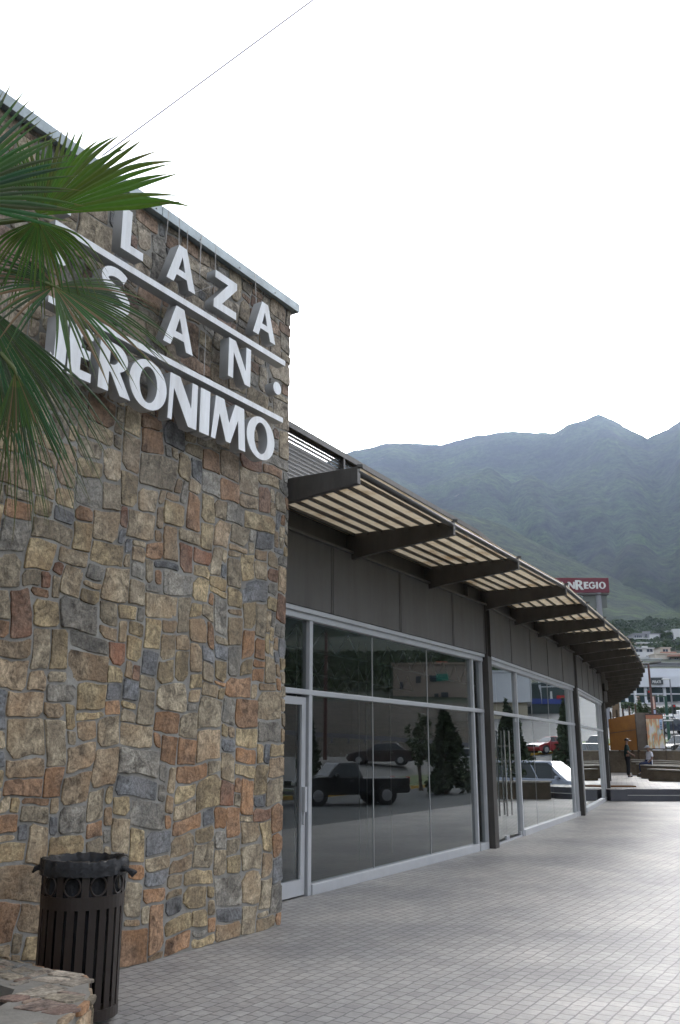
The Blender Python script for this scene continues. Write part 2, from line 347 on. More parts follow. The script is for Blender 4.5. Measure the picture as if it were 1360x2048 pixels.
def scrub_material():
    m = new_mat('mountain_scrub', (.05, .06, .04), .95)
    t = m.node_tree; N = t.nodes; L = t.links; b = N['Principled BSDF']; b.inputs['Specular IOR Level'].default_value = .1
    tc = N.new('ShaderNodeTexCoord')
    def nz(s, d=8, r=.65):
        n = N.new('ShaderNodeTexNoise'); n.inputs['Scale'].default_value = s; n.inputs['Detail'].default_value = d; n.inputs['Roughness'].default_value = r; L.new(tc.outputs['Object'], n.inputs['Vector']); return n
    n1 = nz(.004, 6); n2 = nz(.06, 10, .8); n3 = nz(.012, 10, .72)
    r1 = N.new('ShaderNodeValToRGB'); e = r1.color_ramp.elements; e[0].position = .38; e[0].color = (.022, .030, .030, 1); e[1].position = .68; e[1].color = (.060, .105, .025, 1)
    L.new(n1.outputs['Fac'], r1.inputs[0])
    r2 = N.new('ShaderNodeValToRGB'); e = r2.color_ramp.elements; e[0].position = .36; e[0].color = (.22, .25, .26, 1); e[1].position = .66; e[1].color = (1.5, 1.5, 1.4, 1)
    L.new(n2.outputs['Fac'], r2.inputs[0])
    mu = N.new('ShaderNodeMix'); mu.data_type = 'RGBA'; mu.blend_type = 'MULTIPLY'; mu.inputs[0].default_value = 1
    L.new(r1.outputs[0], mu.inputs[6]); L.new(r2.outputs[0], mu.inputs[7])
    r3 = N.new('ShaderNodeValToRGB'); e = r3.color_ramp.elements; e[0].position = .66; e[0].color = (0, 0, 0, 1); e[1].position = .74; e[1].color = (.8, .8, .8, 1)
    L.new(n3.outputs['Fac'], r3.inputs[0])
    mo = N.new('ShaderNodeMix'); mo.data_type = 'RGBA'; mo.inputs[7].default_value = (.28, .25, .21, 1)
    L.new(r3.outputs[0], mo.inputs[0]); L.new(mu.outputs[2], mo.inputs[6]); L.new(mo.outputs[2], b.inputs['Base Color'])
    bp = N.new('ShaderNodeBump'); bp.inputs['Strength'].default_value = .9; bp.inputs['Distance'].default_value = 14
    L.new(n2.outputs['Fac'], bp.inputs['Height']); L.new(bp.outputs[0], b.inputs['Normal'])
    return m
M_scrub = scrub_material()
mountain('mountain', main, 900, 2700, 3500, 60, 90, M_scrub, 3.3)
M_scrub2 = M_scrub.copy(); M_scrub2.name = 'foothill_scrub'
for n_ in M_scrub2.node_tree.nodes:
    if n_.type == 'VALTORGB' and abs(n_.color_ramp.elements[0].position - .38) < .01: n_.color_ramp.elements[0].color = (.034, .050, .030, 1); n_.color_ramp.elements[1].color = (.075, .118, .035, 1)
mountain('foothill', spur, 620, 1250, 1900, 70, 26, M_scrub2, 8.1, 1.0)

# ------------------------------------------------------------------ walkway, terrace, steps
M_pave = paver_material('stamped_paving', .88)
def local_sheet(name, poly, z0, z1, mat, az):       # slab whose local Y axis follows azimuth az so that the pavers line up
    Mx = Matrix.Rotation(-R(az) + R(90), 4, 'Z'); inv = Mx.inverted()
    bm = B(); prism(bm, [inv @ Vector((p[0], p[1], 0)) for p in poly], z0, z1)
    o = obj(name, bm, mat); o.matrix_world = Mx
    return tag(o, kind='structure')
E = lambda s, o: P1 + D1 * s + N1 * o
walk = [E(-14, -2.2), E(-1.6, -2.2), E(-1.6, -.3), V[1] + Vector((-.25, .12, 0)), V[2] + Vector((-.3, .12, 0)), V[3] + Vector((-.3, .1, 0)), Vector((16.5, 32.3, 0)), E(22, 5.05), E(-14, 5.05)]
local_sheet('walkway', walk, -.75, 0, M_pave, STAZ)
M_pave2 = paver_material('terrace_paving', 1.7)
ter = [Vector((8.0, 31.95, 0)), Vector((12.9, 31.78, 0)), Vector((22.6, 56, 0)), Vector((14, 60, 0))]
local_sheet('terrace', ter, -.75, TZ, M_pave2, 17)
bm = B()
def stp(bm, y0, y1, z0, z1, xl=9.25, xr=12.9):
    k = (xr - xl) * .036; prism(bm, [(xl, y0), (xr, y0 - k), (xr, y1 - k), (xl, y1)], z0, z1)
stp(bm, 31.45, 31.98, .003, .17, 9.62); stp(bm, 31.80, 31.98, .17, TZ - .012, 9.62); stp(bm, 31.40, 31.98, .003, TZ - .012, 9.05, 9.61)
bm.faces.ensure_lookup_table()
# trim the corner block so the lower tread starts beside it
tag(obj('steps', bm, M_stepdark, bevel=.006), kind='structure')
bm = B(); prism(bm, [(9.62, 31.43), (12.9, 31.31), (12.9, 31.66), (9.62, 31.78)], .172, .186)
tag(obj('step_tread', bm, M_concrete), kind='structure')
# asphalt apron rising to the walkway kerb
bm = B(); rows = []
for i in range(-14, 24, 2):
    rows.append([bm.verts.new((*E(i, 5.0)[:2], -.16)), bm.verts.new((*E(i, 6.5)[:2], -.36)), bm.verts.new((*E(i, 9.0)[:2], -.49)), bm.verts.new((*E(i, 10.5)[:2], -.52))])
for a, b in zip(rows, rows[1:]):
    for j in range(3): bm.faces.new((a[j], a[j + 1], b[j + 1], b[j]))
tag(obj('parking_apron', bm, M_asphalt), kind='structure')
def apz(o): return interp(o, [(5, -.16), (6.5, -.36), (9, -.49), (10.5, -.49)])
def mir0(p):
    a = d1x = D1 * (p - P1).dot(D1); return P1 + a * 2 - (p - P1)
bm = B()
for (ua, da), (ub, db) in (((596, 25.4), (656, 24.2)), ((720, 27.6), (806, 25.8)), ((842, 30.2), (948, 29.0)), ((560, 22), (600, 21))):
    q = []
    for u_, ds in ((ua, da), (ub, db)):
        r_ = ray(u_, 1503); r_.z = 0; r_.normalize(); p = r_ * ds; p = mir0(p); q.append(p)
    dd_ = (q[1] - q[0]).normalized(); nn_ = Vector((-dd_.y, dd_.x, 0)) * .07; cols = []
    for k in range(13):
        p = q[0].lerp(q[1], k / 12); row = []
        for sg_ in (-1, 1):
            pp = p + nn_ * sg_; o_ = (pp - P1).dot(N1); row.append(bm.verts.new((pp.x, pp.y, apz(o_) + .012 if o_ < 9.6 else -.47)))
        cols.append(row)
    for x_, y_ in zip(cols, cols[1:]): bm.faces.new((x_[0], x_[1], y_[1], y_[0]))
tag(obj('parking_stripes', bm, M_white), kind='structure')
# yellow kerb
bm = B(); prev = None
for i in range(0, 200):
    az = -10 + i * .6; r = Rk(az); z = gz(az, r)
    c = Vector((math.sin(R(az)) * r, math.cos(R(az)) * r, z)); d = azv(az)
    q = [bm.verts.new(c + d * a + Vector((0, 0, b))) for a, b in ((-.15, -.3), (-.15, .16), (.15, .16), (.15, -.3))]
    if prev:
        for j in range(4): bm.faces.new((prev[j], prev[(j + 1) % 4], q[(j + 1) % 4], q[j]))
    prev = q
tag(obj('kerb', bm, M_yellow), kind='structure')

# ------------------------------------------------------------------ rubble masonry generator
PAL = [((.33, .26, .18), (.31, .205, .12)), ((.38, .32, .23), (.32, .23, .14)), ((.32, .205, .13), (.36, .19, .09)), ((.34, .295, .22), (.25, .20, .14)),
       ((.39, .32, .20), (.34, .23, .12)), ((.25, .16, .115), (.28, .125, .07)), ((.17, .18, .195), (.22, .215, .215)), ((.28, .265, .235), (.21, .20, .18)), ((.36, .29, .18), (.22, .17, .11))]
WTS = [8, 9, 7, 8, 5, 3.2, 2.6, 5, 6]
def rubble(bm, O, U, W, Nn, width, height, unit=.068, seed=1, mort=.0058, depth=.014, big=1.0, clip=None, grey=None):
    rnd = random.Random(seed)
    lt = bm.loops.layers.float_color.get('tint') or bm.loops.layers.float_color.new('tint')
    l2 = bm.loops.layers.float_color.get('tint2') or bm.loops.layers.float_color.new('tint2')
    lo = bm.loops.layers.float_color.get('off') or bm.loops.layers.float_color.new('off')
    nx, ny = max(1, round(width / unit / (1.38 if width > 5 else 1))), max(1, round(height / unit)); ux, uy = width / nx, height / ny
    occ = [[0] * ny for _ in range(nx)]; rects = []
    order = [(i, j) for j in range(ny) for i in range(nx)]
    sizes = [(2, 2), (3, 2), (2, 3), (3, 3), (4, 3), (3, 4), (4, 4), (1, 3), (3, 1), (4, 2), (2, 4), (5, 3), (5, 4), (1, 2), (2, 1), (2, 5), (6, 4), (5, 2)]
    wts = [6, 8, 5, 8, 6, 5, 3 * big, 1.0, 4, 6, 3, 3.5 * big, 2.2 * big, .8, 2.5, 1.6, 1.2 * big, 4]
    for i, j in order:
        if occ[i][j]: continue
        for _ in range(14):
            a, b = rnd.choices(sizes, wts)[0]
            if i + a > nx or j + b > ny: continue
            if all(not occ[i + p][j + q] for p in range(a) for q in range(b)): break
        else: a = b = 1
        if a == b == 1 and i + 1 < nx and not occ[i + 1][j]: a = 2
        elif a == b == 1 and j + 1 < ny: b = 2
        for p in range(a):
            for q in range(b): occ[i + p][j + q] = 1
        rects.append((i, j, a, b))
    def warp(x, y):
        v = Vector((x * 1.6, y * 1.6, seed * 3.7)); v2 = Vector((x * 5.5, y * 5.5, seed * 1.3))
        ex = min(1, x / (.6 * unit), (width - x) / (.6 * unit)); ey = min(1, y / (.6 * unit), (height - y) / (.6 * unit))
        return (x + ex * (.085 * noise.noise(v) + .018 * noise.noise(v2)), y + ey * (.085 * noise.noise(v + Vector((31, 0, 0))) + .024 * noise.noise(v2 + Vector((0, 17, 0)))))
    for (i, j, a, b) in rects:
        x0, x1, y0, y1 = i * ux, (i + a) * ux, j * uy, (j + b) * uy
        m = mort * rnd.uniform(.55, 1.25)
        cut = [rnd.uniform(.003, .016) if rnd.random() < .78 else rnd.uniform(.02, .30 * min(x1 - x0, y1 - y0)) for _ in range(4)]
        x0i, x1i, y0i, y1i = x0 + m, x1 - m, y0 + m, y1 - m
        sk = [rnd.uniform(-.014, .014) for _ in range(8)]
        corners = [(x0i + max(0, sk[0]), y0i + max(0, sk[1])), (x1i + min(0, sk[2]), y0i + max(0, sk[3])), (x1i + min(0, sk[4]), y1i + min(0, sk[5])), (x0i + max(0, sk[6]), y1i + min(0, sk[7]))]
        out = []
        for k in range(4):
            p, q, pr = corners[k], corners[(k + 1) % 4], corners[(k - 1) % 4]
            L1 = math.hypot(q[0] - p[0], q[1] - p[1]); L0 = math.hypot(pr[0] - p[0], pr[1] - p[1])
            c1, c0 = min(cut[k], L1 * .4), min(cut[k], L0 * .4)
            out.append((p[0] + (pr[0] - p[0]) / L0 * c0, p[1] + (pr[1] - p[1]) / L0 * c0))
            out.append((p[0] + (q[0] - p[0]) / L1 * c1, p[1] + (q[1] - p[1]) / L1 * c1))
            c2 = min(cut[(k + 1) % 4], L1 * .4); ns = max(1, int((L1 - c1 - c2) / .05))
            for s in range(1, ns):
                t = (c1 + (L1 - c1 - c2) * s / ns) / L1; jx, jy = rnd.uniform(-.0045, .0045), rnd.uniform(-.0045, .0045)
                out.append((lerp(p[0], q[0], t) + jx, lerp(p[1], q[1], t) + jy))
        cx, cy = sum(p[0] for p in out) / len(out), sum(p[1] for p in out) / len(out)
        if clip and not (clip(*warp(cx, cy)) and sum(clip(*warp(*q_)) for q_ in out) > .72 * len(out)): continue
        dp = depth * rnd.uniform(.5, 1.15); tx, ty = rnd.uniform(-.05, .05), rnd.uniform(-.05, .05)
        def P3(x, y, h):
            X, Y = warp(x, y); return O + U * X + W * Y + Nn * (h + (tx * (x - cx) + ty * (y - cy)) * (h > .004))
        r0 = [bm.verts.new(P3(x, y, -.004)) for x, y in out]
        ins = lambda x, y, k: (lerp(x, cx, k), lerp(y, cy, k))
        sz = min(x1 - x0, y1 - y0)
        r1 = [bm.verts.new(P3(*ins(x, y, .003 / sz), dp * .8)) for x, y in out]
        r2 = [bm.verts.new(P3(*ins(x, y, .011 / sz), dp + rnd.uniform(-.0015, .0015))) for x, y in out]
        r3 = [bm.verts.new(P3(*ins(x, y, .5), dp + rnd.uniform(-.0015, .0015))) for x, y in out]
        ce = bm.verts.new(P3(cx, cy, dp))
        fs = []; n = len(out)
        for A_, B_ in ((r0, r1), (r1, r2), (r2, r3)):
            for k in range(n): fs.append(bm.faces.new((A_[k], A_[(k + 1) % n], B_[(k + 1) % n], B_[k])))
        for k in range(n): fs.append(bm.faces.new((r3[k], r3[(k + 1) % n], ce)))
        c1, c2 = rnd.choices(PAL, WTS)[0]
        if grey:
            g = grey(cy); l = sum(c1) / 3; c1 = tuple(lerp(c, l * 1.02, g) for c in c1); c2 = tuple(lerp(c, sum(c2) / 3, g) for c in c2)
        br = rnd.uniform(.92, 1.42); of = (rnd.random() * 50, rnd.random() * 50, rnd.random() * 50, 1)
        for fc in fs:
            for lp in fc.loops:
                lp[lt] = (c1[0] * br, c1[1] * br, c1[2] * br, 1); lp[l2] = (*[c * br for c in c2], 1); lp[lo] = of
    return bm

# stone wall -------------------------------------------------------
WL = 9.4; WH = 6.42; WT = .95
t = thing('stone_wall', 'tall rubble stone wall of brown and grey blocks carrying the big white sign', 'wall', C0)
bm = B()
def wl(s, o, z): return SD * s + SN * o + Vector((0, 0, z))
def wbox(bm, s0, s1, o0, o1, z0, z1):
    p = [wl(s0, o0, 0), wl(s1, o0, 0), wl(s1, o1, 0), wl(s0, o1, 0)]; prism(bm, [(q.x, q.y) for q in p], z0, z1)
wbox(bm, -WL, -.012, -WT, -.03, -.3, WH)
obj('mortar_core', bm, M_mortar, t)
bm = B()
rubble(bm, wl(-WL, -.03, 0), SD, Vector((0, 0, 1)), SN, WL, WH, seed=4, grey=lambda z: .40 * sstep(2.6, 5.4, z), big=1.1)
rubble(bm, wl(-.012, -.045, 0), -SN, Vector((0, 0, 1)), SD, WT - .05, WH, seed=9, mort=.008, grey=lambda z: .4)
rubble(bm, wl(0, -WT, 4.2), -SD, Vector((0, 0, 1)), -SN, WL, WH - 4.2, seed=12)
obj('stones', bm, M_stone, t)
bm = B(); wbox(bm, -WL, .05, -WT - .03, .05, WH + .012, WH + .085)
k = -WL
while k < 0:
    wbox(bm, k + .004, min(.05, k + 2.4) - .004, .0505, .056, WH - .015, WH + .088); k += 2.4
wbox(bm, .0505, .056, -WT, .056, WH - .015, WH + .088)
obj('coping', bm, M_coping, t, bevel=.003)
bm = B()
for s in [x * .62 - 9.1 for x in range(15)]:
    q = wl(s, .058, WH + .015); tube(bm, [q, q + SN * .008], .008, 6)
obj('screws', bm, M_return, t)

# ------------------------------------------------------------------ the sign
def glyph_obj(name, polys, s0, s1, z0, z1, parent, front=.2, depth=.11):
    cu = bpy.data.curves.new(name, 'CURVE'); cu.dimensions = '2D'; cu.fill_mode = 'BOTH'; cu.extrude = depth / 2
    for poly in polys:
        sp = cu.splines.new('POLY'); sp.points.add(len(poly) - 1); sp.use_cyclic_u = True
        for i, (x, y) in enumerate(poly): sp.points[i].co = (lerp(s0, s1, x), lerp(z0, z1, y), 0, 1)
    tmp = bpy.data.objects.new('tmp', cu); C.objects.link(tmp)
    dg = bpy.context.evaluated_depsgraph_get(); me = bpy.data.meshes.new_from_object(tmp.evaluated_get(dg))
    bpy.data.objects.remove(tmp); bpy.data.curves.remove(cu)
    me.name = name; me.materials.clear(); me.materials.append(M_letter); me.materials.append(M_return)
    for p in me.polygons: p.material_index = 0 if p.normal.z > .5 else 1
    Mx = Matrix((( SD.x, 0, SN.x, 0), (SD.y, 0, SN.y, 0), (0, 1, 0, 0), (0, 0, 0, 1)))
    me.transform(Matrix.Translation(SN * (front - depth / 2)) @ Mx)
    o = bpy.data.objects.new(name, me); C.objects.link(o); o.parent = parent
    return o
def ell(cx, cy, rx, ry, n=40, a0=0, a1=360):
    return [(cx + rx * math.cos(R(a0 + (a1 - a0) * i / n)), cy + ry * math.sin(R(a0 + (a1 - a0) * i / n))) for i in range(n + (0 if abs(a1 - a0) == 360 else 1))]
def stroke(pts, ws):
    n = len(pts); l, r = [], []
    for i in range(n):
        a = Vector(pts[max(0, i - 1)]); b = Vector(pts[min(n - 1, i + 1)]); d = (b - a).normalized(); nn = Vector((-d.y, d.x)); p = Vector(pts[i])
        l.append(tuple(p + nn * ws[i] / 2)); r.append(tuple(p - nn * ws[i] / 2))
    return l + r[::-1]
G = {}
G['A'] = [[(0, 0), (.24, 0), (.33, .22), (.68, .22), (.76, 0), (1.0, 0), (.64, 1), (.37, 1)], [(.39, .38), (.62, .38), (.505, .74)]]
G['L'] = [[(0, 0), (1, 0), (1, .19), (.42, .19), (.42, 1), (0, 1)]]
G['Z'] = [[(0, 0), (1, 0), (1, .2), (.36, .2), (1, .82), (1, 1), (.03, 1), (.03, .8), (.60, .8), (0, .2)]]
G['N'] = [[(0, 0), (.22, 0), (.22, .68), (.74, 0), (1, 0), (1, 1), (.78, 1), (.78, .36), (.30, 1), (0, 1)]]
G['Nb'] = [[(0, 0), (.14, 0), (.17, .70), (.70, 0), (1, 0), (1, 1), (.80, 1), (.79, .42), (.36, 1), (.03, 1)]]
G['I'] = [[(0, 0), (1, 0), (1, 1), (0, 1)]]
G['E'] = [[(0, 0), (1, 0), (1, .17), (.52, .17), (.52, .42), (.92, .42), (.92, .60), (.52, .60), (.52, .83), (1, .83), (1, 1), (0, 1)]]
G['M'] = [[(0, 0), (.12, 0), (.22, .62), (.42, .05), (.55, .05), (.76, .66), (.80, 0), (1, 0), (.93, 1), (.66, 1), (.50, .50), (.34, 1), (.10, 1)]]
G['O'] = [ell(.5, .5, .5, .515), ell(.5, .5, .235, .38)]
G['dot'] = [ell(.5, .5, .5, .5)]
G['P'] = [[(0, 0), (.34, 0), (.34, .38)] + ell(.5, .69, .5, .31, 14, -80, 90) + [(0, 1)], ell(.46, .68, .16, .13, 16)]
G['R'] = [[(0, 0), (.33, 0), (.33, .40), (.38, .40), (.72, 0), (1.08, 0), (.68, .46)] + ell(.46, .72, .47, .28, 14, -60, 90) + [(0, 1)], [(.33, .84), (.33, .56)] + ell(.38, .70, .22, .145, 10, -90, 90)]
G['J'] = [[(.25, 1), (1, 1), (1, .18)] + [(.97, .07), (.80, -.03), (.55, -.06), (.25, -.03), (0, .08), (0, .26), (.15, .2), (.25, .22)]]
sp = []; sw = []
for i in range(15): a = R(35 + 235 * i / 14); sp.append((.5 + .36 * math.cos(a), .735 + .19 * math.sin(a))); sw.append(.21)
for i in range(1, 15): a = R(90 - 250 * i / 14); sp.append((.5 + .38 * math.cos(a), .29 + .215 * math.sin(a))); sw.append(.23)
G['S'] = [stroke(sp, sw)]
sg = thing('wall_sign', 'white raised letters reading PLAZA SAN JERONIMO with two long bars on stone wall', 'sign', C0)
def sx(v): return v
zs = (5.705, 6.105)
for g, a, b in (('P', -3.45, -3.18), ('L', -2.815, -2.55), ('A', -2.25, -1.86), ('Z', -1.595, -1.25), ('A', -.975, -.59)):
    glyph_obj('letter', G[g], a, b, 5.71, 6.105, sg)
for g, a, b in (('S', -3.01, -2.66), ('A', -2.25, -1.855), ('N', -1.345, -.995)):
    glyph_obj('letter', G[g], a, b, 5.09, 5.49, sg)
glyph_obj('dot', G['dot'], -3.475, -3.355, 5.25, 5.36, sg); glyph_obj('dot', G['dot'], -.61, -.47, 5.175, 5.31, sg)
for g, a, b in (('J', -3.44, -3.29), ('E', -3.27, -3.03), ('R', -2.955, -2.62), ('O', -2.62, -2.17), ('Nb', -2.145, -1.765), ('I', -1.725, -1.59), ('M', -1.56, -1.045), ('O', -1.03, -.57)):
    glyph_obj('letter', G[g], a, b, 4.40, 4.83, sg)
glyph_obj('bar', G['I'], -3.5, -.405, 5.54, 5.60, sg); glyph_obj('bar', G['I'], -3.5, -.43, 4.895, 4.95, sg)
rr = random.Random(3)
for s, z0, z1 in ((-2.02, 6.0, 6.62), (-1.72, 5.95, 6.6), (-1.9, 5.6, 6.4), (-1.5, 5.55, 6.62), (-1.60, 4.95, 5.7), (-.83, 6.1, 6.6), (-.60, 5.3, 5.6), (-2.2, 6.1, 6.5)):
    a = wl(s, .12, z0); b = wl(s + rr.uniform(-.02, .05), .1, z1); bm = B(); tube(bm, [a, b], .0035, 5); obj('support_wire', bm, M_wire, sg)
for s, z, s2, z2 in ((-1.9, 5.7, -1.5, 6.0), (-3.1, 6.1, -2.7, 6.05), (-.95, 5.45, -.62, 5.25), (-2.6, 5.68, -1.9, 5.66)):
    bm = B(); tube(bm, [wl(s, .1, z), wl(s2, .1, z2)], .003, 5); obj('support_wire', bm, M_wire, sg)

# overhead cable
bm = B(); a = at(205, 311, 13); b = at(700, -55, 5.5); tube(bm, [a.lerp(b, i / 20) - Vector((0, 0, .35 * math.sin(math.pi * i / 20))) * 0 for i in range(21)], .011, 6, r2=.005)
tag(obj('overhead_cable', bm, new_mat('cable', (.16, .15, .19), .6)), 'thin overhead cable rising to the right across the white sky', 'cable')

# ------------------------------------------------------------------ shop building
bld = thing('shop_building', 'low curved shop building with big windows, brown steel posts and a slatted canopy', 'building', (0, 0, 0))
def wobj(name, bm, mat, par=None, **k): return obj(name, bm, mat, par or bld, **k)
def fp(i, s, o):                       # point on bay i, s metres along, o metres out
    d = (V[i + 1] - V[i]).normalized(); n = Vector((d.y, -d.x, 0)); return V[i] + d * s + n * o
def fbox(bm, i, s0, s1, o0, o1, z0, z1):
    prism(bm, [tuple(fp(i, s0, o0)[:2]), tuple(fp(i, s1, o0)[:2]), tuple(fp(i, s1, o1)[:2]), tuple(fp(i, s0, o1)[:2])], z0, z1)
Z0 = [0, 0, 0, TZ, TZ, TZ, TZ]
blen = [(V[i + 1] - V[i]).length for i in range(7)]
S1 = 9.0                               # s of P1 along bay 0
def window(i, s0, s1, z0, z1, gl=True, kink=0, seams=()):
    bm = B(); m = lambda s, z, o=-.02: fp(i, s, o) + Vector((0, 0, z))
    ps = [s0] + list(seams) + [s1]
    for k, (a, b) in enumerate(zip(ps, ps[1:])):
        oa = 0; ob = kink * (b - a) * (1 if k % 2 == 0 else -1)
        if k % 2: oa = kink * (ps[k] - ps[k - 1]); ob = oa + 0
        vs = [bm.verts.new(m(a + .002 * (k > 0), z0, -.02 + oa)), bm.verts.new(m(b, z0, -.02 + ob)), bm.verts.new(m(b, z1, -.02 + ob)), bm.verts.new(m(a + .002 * (k > 0), z1, -.02 + oa))]
        fc = bm.faces.new(vs); fc.normal_update(); bm.normal_update()
        dd_ = (V[i + 1] - V[i]).normalized()
        if fc.normal.dot(Vector((dd_.y, -dd_.x, 0))) < 0: fc.normal_flip()
    o = wobj('window_pane', bm, M_glass)
    return o
def mullion(bm, i, s, wd, z0, z1, o0=-.09, o1=.03): fbox(bm, i, s - wd / 2, s + wd / 2, o0, o1, z0, z1)
# (bay, mullions, doors)
HT, TR = 3.16, 2.26
def frame_set(i, sa, sb, mull, zb, transom=True, sill=True):
    bm = B()
    fbox(bm, i, sa, sb, -.10, .045, HT, HT + .075); fbox(bm, i, sa, sb, -.10, .085, HT + .0755, HT + .13)
    if transom: fbox(bm, i, sa, sb, -.085, .036, TR, TR + .062)
    for s, wd in mull: mullion(bm, i, s, wd, zb + .001, HT - .001)
    if sill:
        for a, b in sill: fbox(bm, i, a, b, -.09, .05, zb, zb + .115)
    wobj('window_frame', bm, M_alu, bevel=.004)
# bay 0
frame_set(0, 7.2, S1 + 5.98, [(S1 + .03, .075), (S1 + 5.50, .06), (S1 + 5.95, .06), (7.4, .06)], 0, sill=[(S1 + .07, S1 + 5.47), (S1 + 5.53, S1 + 5.92)])
for a, b, sm in ((7.43, S1 - .01, ()), (S1 + .07, S1 + 5.47, (S1 + 1.75, S1 + 3.62)), (S1 + 5.53, S1 + 5.92, ())):
    if a > S1: window(0, a, b, .115, TR, seams=sm)
    window(0, a, b, TR + .062, HT, seams=sm)
# glazing joints as fine bright lines
for i, s in ((0, S1 + 1.75), (0, S1 + 3.62), (1, 3.9), (1, 5.7)):
    for za, zb_ in ((.12, TR - .002), (TR + .064, HT - .002)):
        bm = B(); fbox(bm, i, s - .006, s + .006, -.026, -.012, za, zb_); wobj('glazing_joint', bm, M_return)
for i, ss in ((0, (1.35, 1.5, 3.2, 3.45, 4.3)), (1, (3.3, 4.7, 6.3))):
    for s in ss:
        q = fp(i, s + (S1 if i == 0 else 0), -1.0); bm = B(); tube(bm, [q + Vector((0, 0, .02)), q + Vector((0, 0, 3.3))], .006, 5); wobj('hanging_cord', bm, M_wire)
# door in bay 0
dr = wobj('door', B(), M_alu)
bm = B(); a, b = 7.50, S1 - .035
for s0, s1, z0, z1 in ((a, a + .09, .02, TR - .03), (b - .09, b, .02, TR - .03), (a + .09, b - .09, TR - .12, TR - .03), (a + .09, b - .09, .02, .19)): fbox(bm, 0, s0, s1, -.055, .0, z0, z1)
bm.to_mesh(dr.data); bm.free()
def pane(bm, i, s0, s1, o, z0, z1):
    bm.faces.new([bm.verts.new(fp(i, s, o) + Vector((0, 0, z))) for s, z in ((s0, z0), (s1, z0), (s1, z1), (s0, z1))])
bm = B(); pane(bm, 0, a + .09, b - .09, -.028, .19, TR - .12); wobj('door_glass', bm, M_glass, dr)
bm = B(); fbox(bm, 0, b - .085, b - .035, .0, .05, .92, 1.2); fbox(bm, 0, b - .07, b - .05, .0, .03, .78, .92); wobj('handle', bm, M_alu, dr, bevel=.005)
# bay 1
L1 = blen[1]
frame_set(1, .12, L1 - .12, [(.16, .05), (2.42, .07), (L1 - .75, .06), (L1 - .38, .07), (L1 - .2, .06)], 0, sill=[(2.46, L1 - .78), (L1 - .72, L1 - .22)])
window(1, .19, 2.38, TR + .062, HT); window(1, 2.46, L1 - .78, .115, TR, kink=.004, seams=(5.7,)); window(1, 2.46, L1 - .78, TR + .062, HT, seams=(5.7,)); window(1, L1 - .72, L1 - .22, .115, HT)
dd = wobj('glass_door', B(), M_alu)
bm = B()
for s0, s1 in ((.2, 1.27), (1.29, 2.37)):
    pane(bm, 1, s0, s1, -.024, .07, TR - .01)
bm.to_mesh(dd.data); bm.free(); dd.data.materials.clear(); dd.data.materials.append(M_glass)
for s in (.22, 1.19, 1.31, 2.28): bm = B(); fbox(bm, 1, s, s + .08, -.04, .0, .03, .10); wobj('door_patch', bm, M_alu, dd)
for s in (.22, 2.28): bm = B(); fbox(bm, 1, s, s + .08, -.04, .0, TR - .09, TR - .002); wobj('door_patch', bm, M_alu, dd)
bm = B(); fbox(bm, 1, .19, 2.38, -.06, .01, .0, .028); wobj('threshold', bm, M_alu, dd)
for s in (1.1, 1.46):
    bm = B()
    for o in (.05, -.09): tube(bm, [fp(1, s, o) + Vector((0, 0, .45)), fp(1, s, o) + Vector((0, 0, 1.98))], .016, 8)
    for z in (.7, 1.7): tube(bm, [fp(1, s, -.09) + Vector((0, 0, z)), fp(1, s, .05) + Vector((0, 0, z))], .01, 6)
    wobj('handle', bm, M_chrome, dd)
# bays 2..
for i in range(2, 7):
    L = blen[i]; zb = Z0[i]
    frame_set(i, .12, L - .12, [(.16, .05), (1.2, .07), (L - 1.2, .06), (L - .5, .07), (L - .2, .06)], zb, sill=[(1.24, L - 1.24), (L - 1.17, L - .22)])
    window(i, 1.24, L - 1.24, zb + .115, TR); window(i, 1.24, L - 1.24, TR + .062, HT); window(i, L - 1.17, L - .22, zb + .115, HT); window(i, .19, 1.16, zb + .02, HT)
# columns
for i in range(1, 8):
    z0 = 0 if i < 4 else TZ
    d = ((V[i] - V[i - 1]).normalized() + (V[min(7, i + 1)] - V[min(6, i)]).normalized()).normalized(); n = Vector((d.y, -d.x, 0))
    bm = B()
    def cb(s0, s1, o0, o1, a, b):
        prism(bm, [tuple((V[i] + d * s + n * o)[:2]) for s, o in ((s0, o0), (s1, o0), (s1, o1), (s0, o1))], a, b)
    zt = 4.3
    cb(-.11, -.098, -.12, .13, z0, zt); cb(.098, .11, -.12, .13, z0, zt); cb(-.098, .098, .0, .012, z0, zt); cb(-.098, .098, .118, .13, z0, 3.25)
    wobj('column', bm, M_steel)
# fascia panels, joints, beams
fj = [[S1 - 1.6, S1 + .43, S1 + 2.45, S1 + 4.48], [1.8, 3.55, 5.35, 7.15], [1.7, 3.4, 5.1, 6.8], [1.6, 3.3, 4.9, 6.6], [2, 4, 6], [2, 4, 6], [2, 4, 6]]
for i in range(7):
    L = blen[i]; cuts = [0.13 if i else 6.5] + fj[i] + [L - .13]
    for a, b in zip(cuts, cuts[1:]):
        bm = B(); fbox(bm, i, a + .008, b - .008, -.06, .10, HT + .135, 4.17)
        for s in (a + .008, b - .035): fbox(bm, i, s, s + .027, .1005, .112, HT + .136, 4.168)
        wobj('fascia_panel', bm, M_panel, bevel=.003)
    bm = B(); fbox(bm, i, cuts[0], L - .02, -.06, .135, 4.173, 4.205); fbox(bm, i, cuts[0], L - .02, -.05, .085, HT + .131, 4.17); wobj('ledge', bm, M_panel)
    bm = B(); fbox(bm, i, cuts[0] - 1, L, -.12, .02, 4.206, 4.50); fbox(bm, i, cuts[0] - 1, L, .02, .09, 4.46, 4.50); wobj('roof_beam', bm, M_steel)
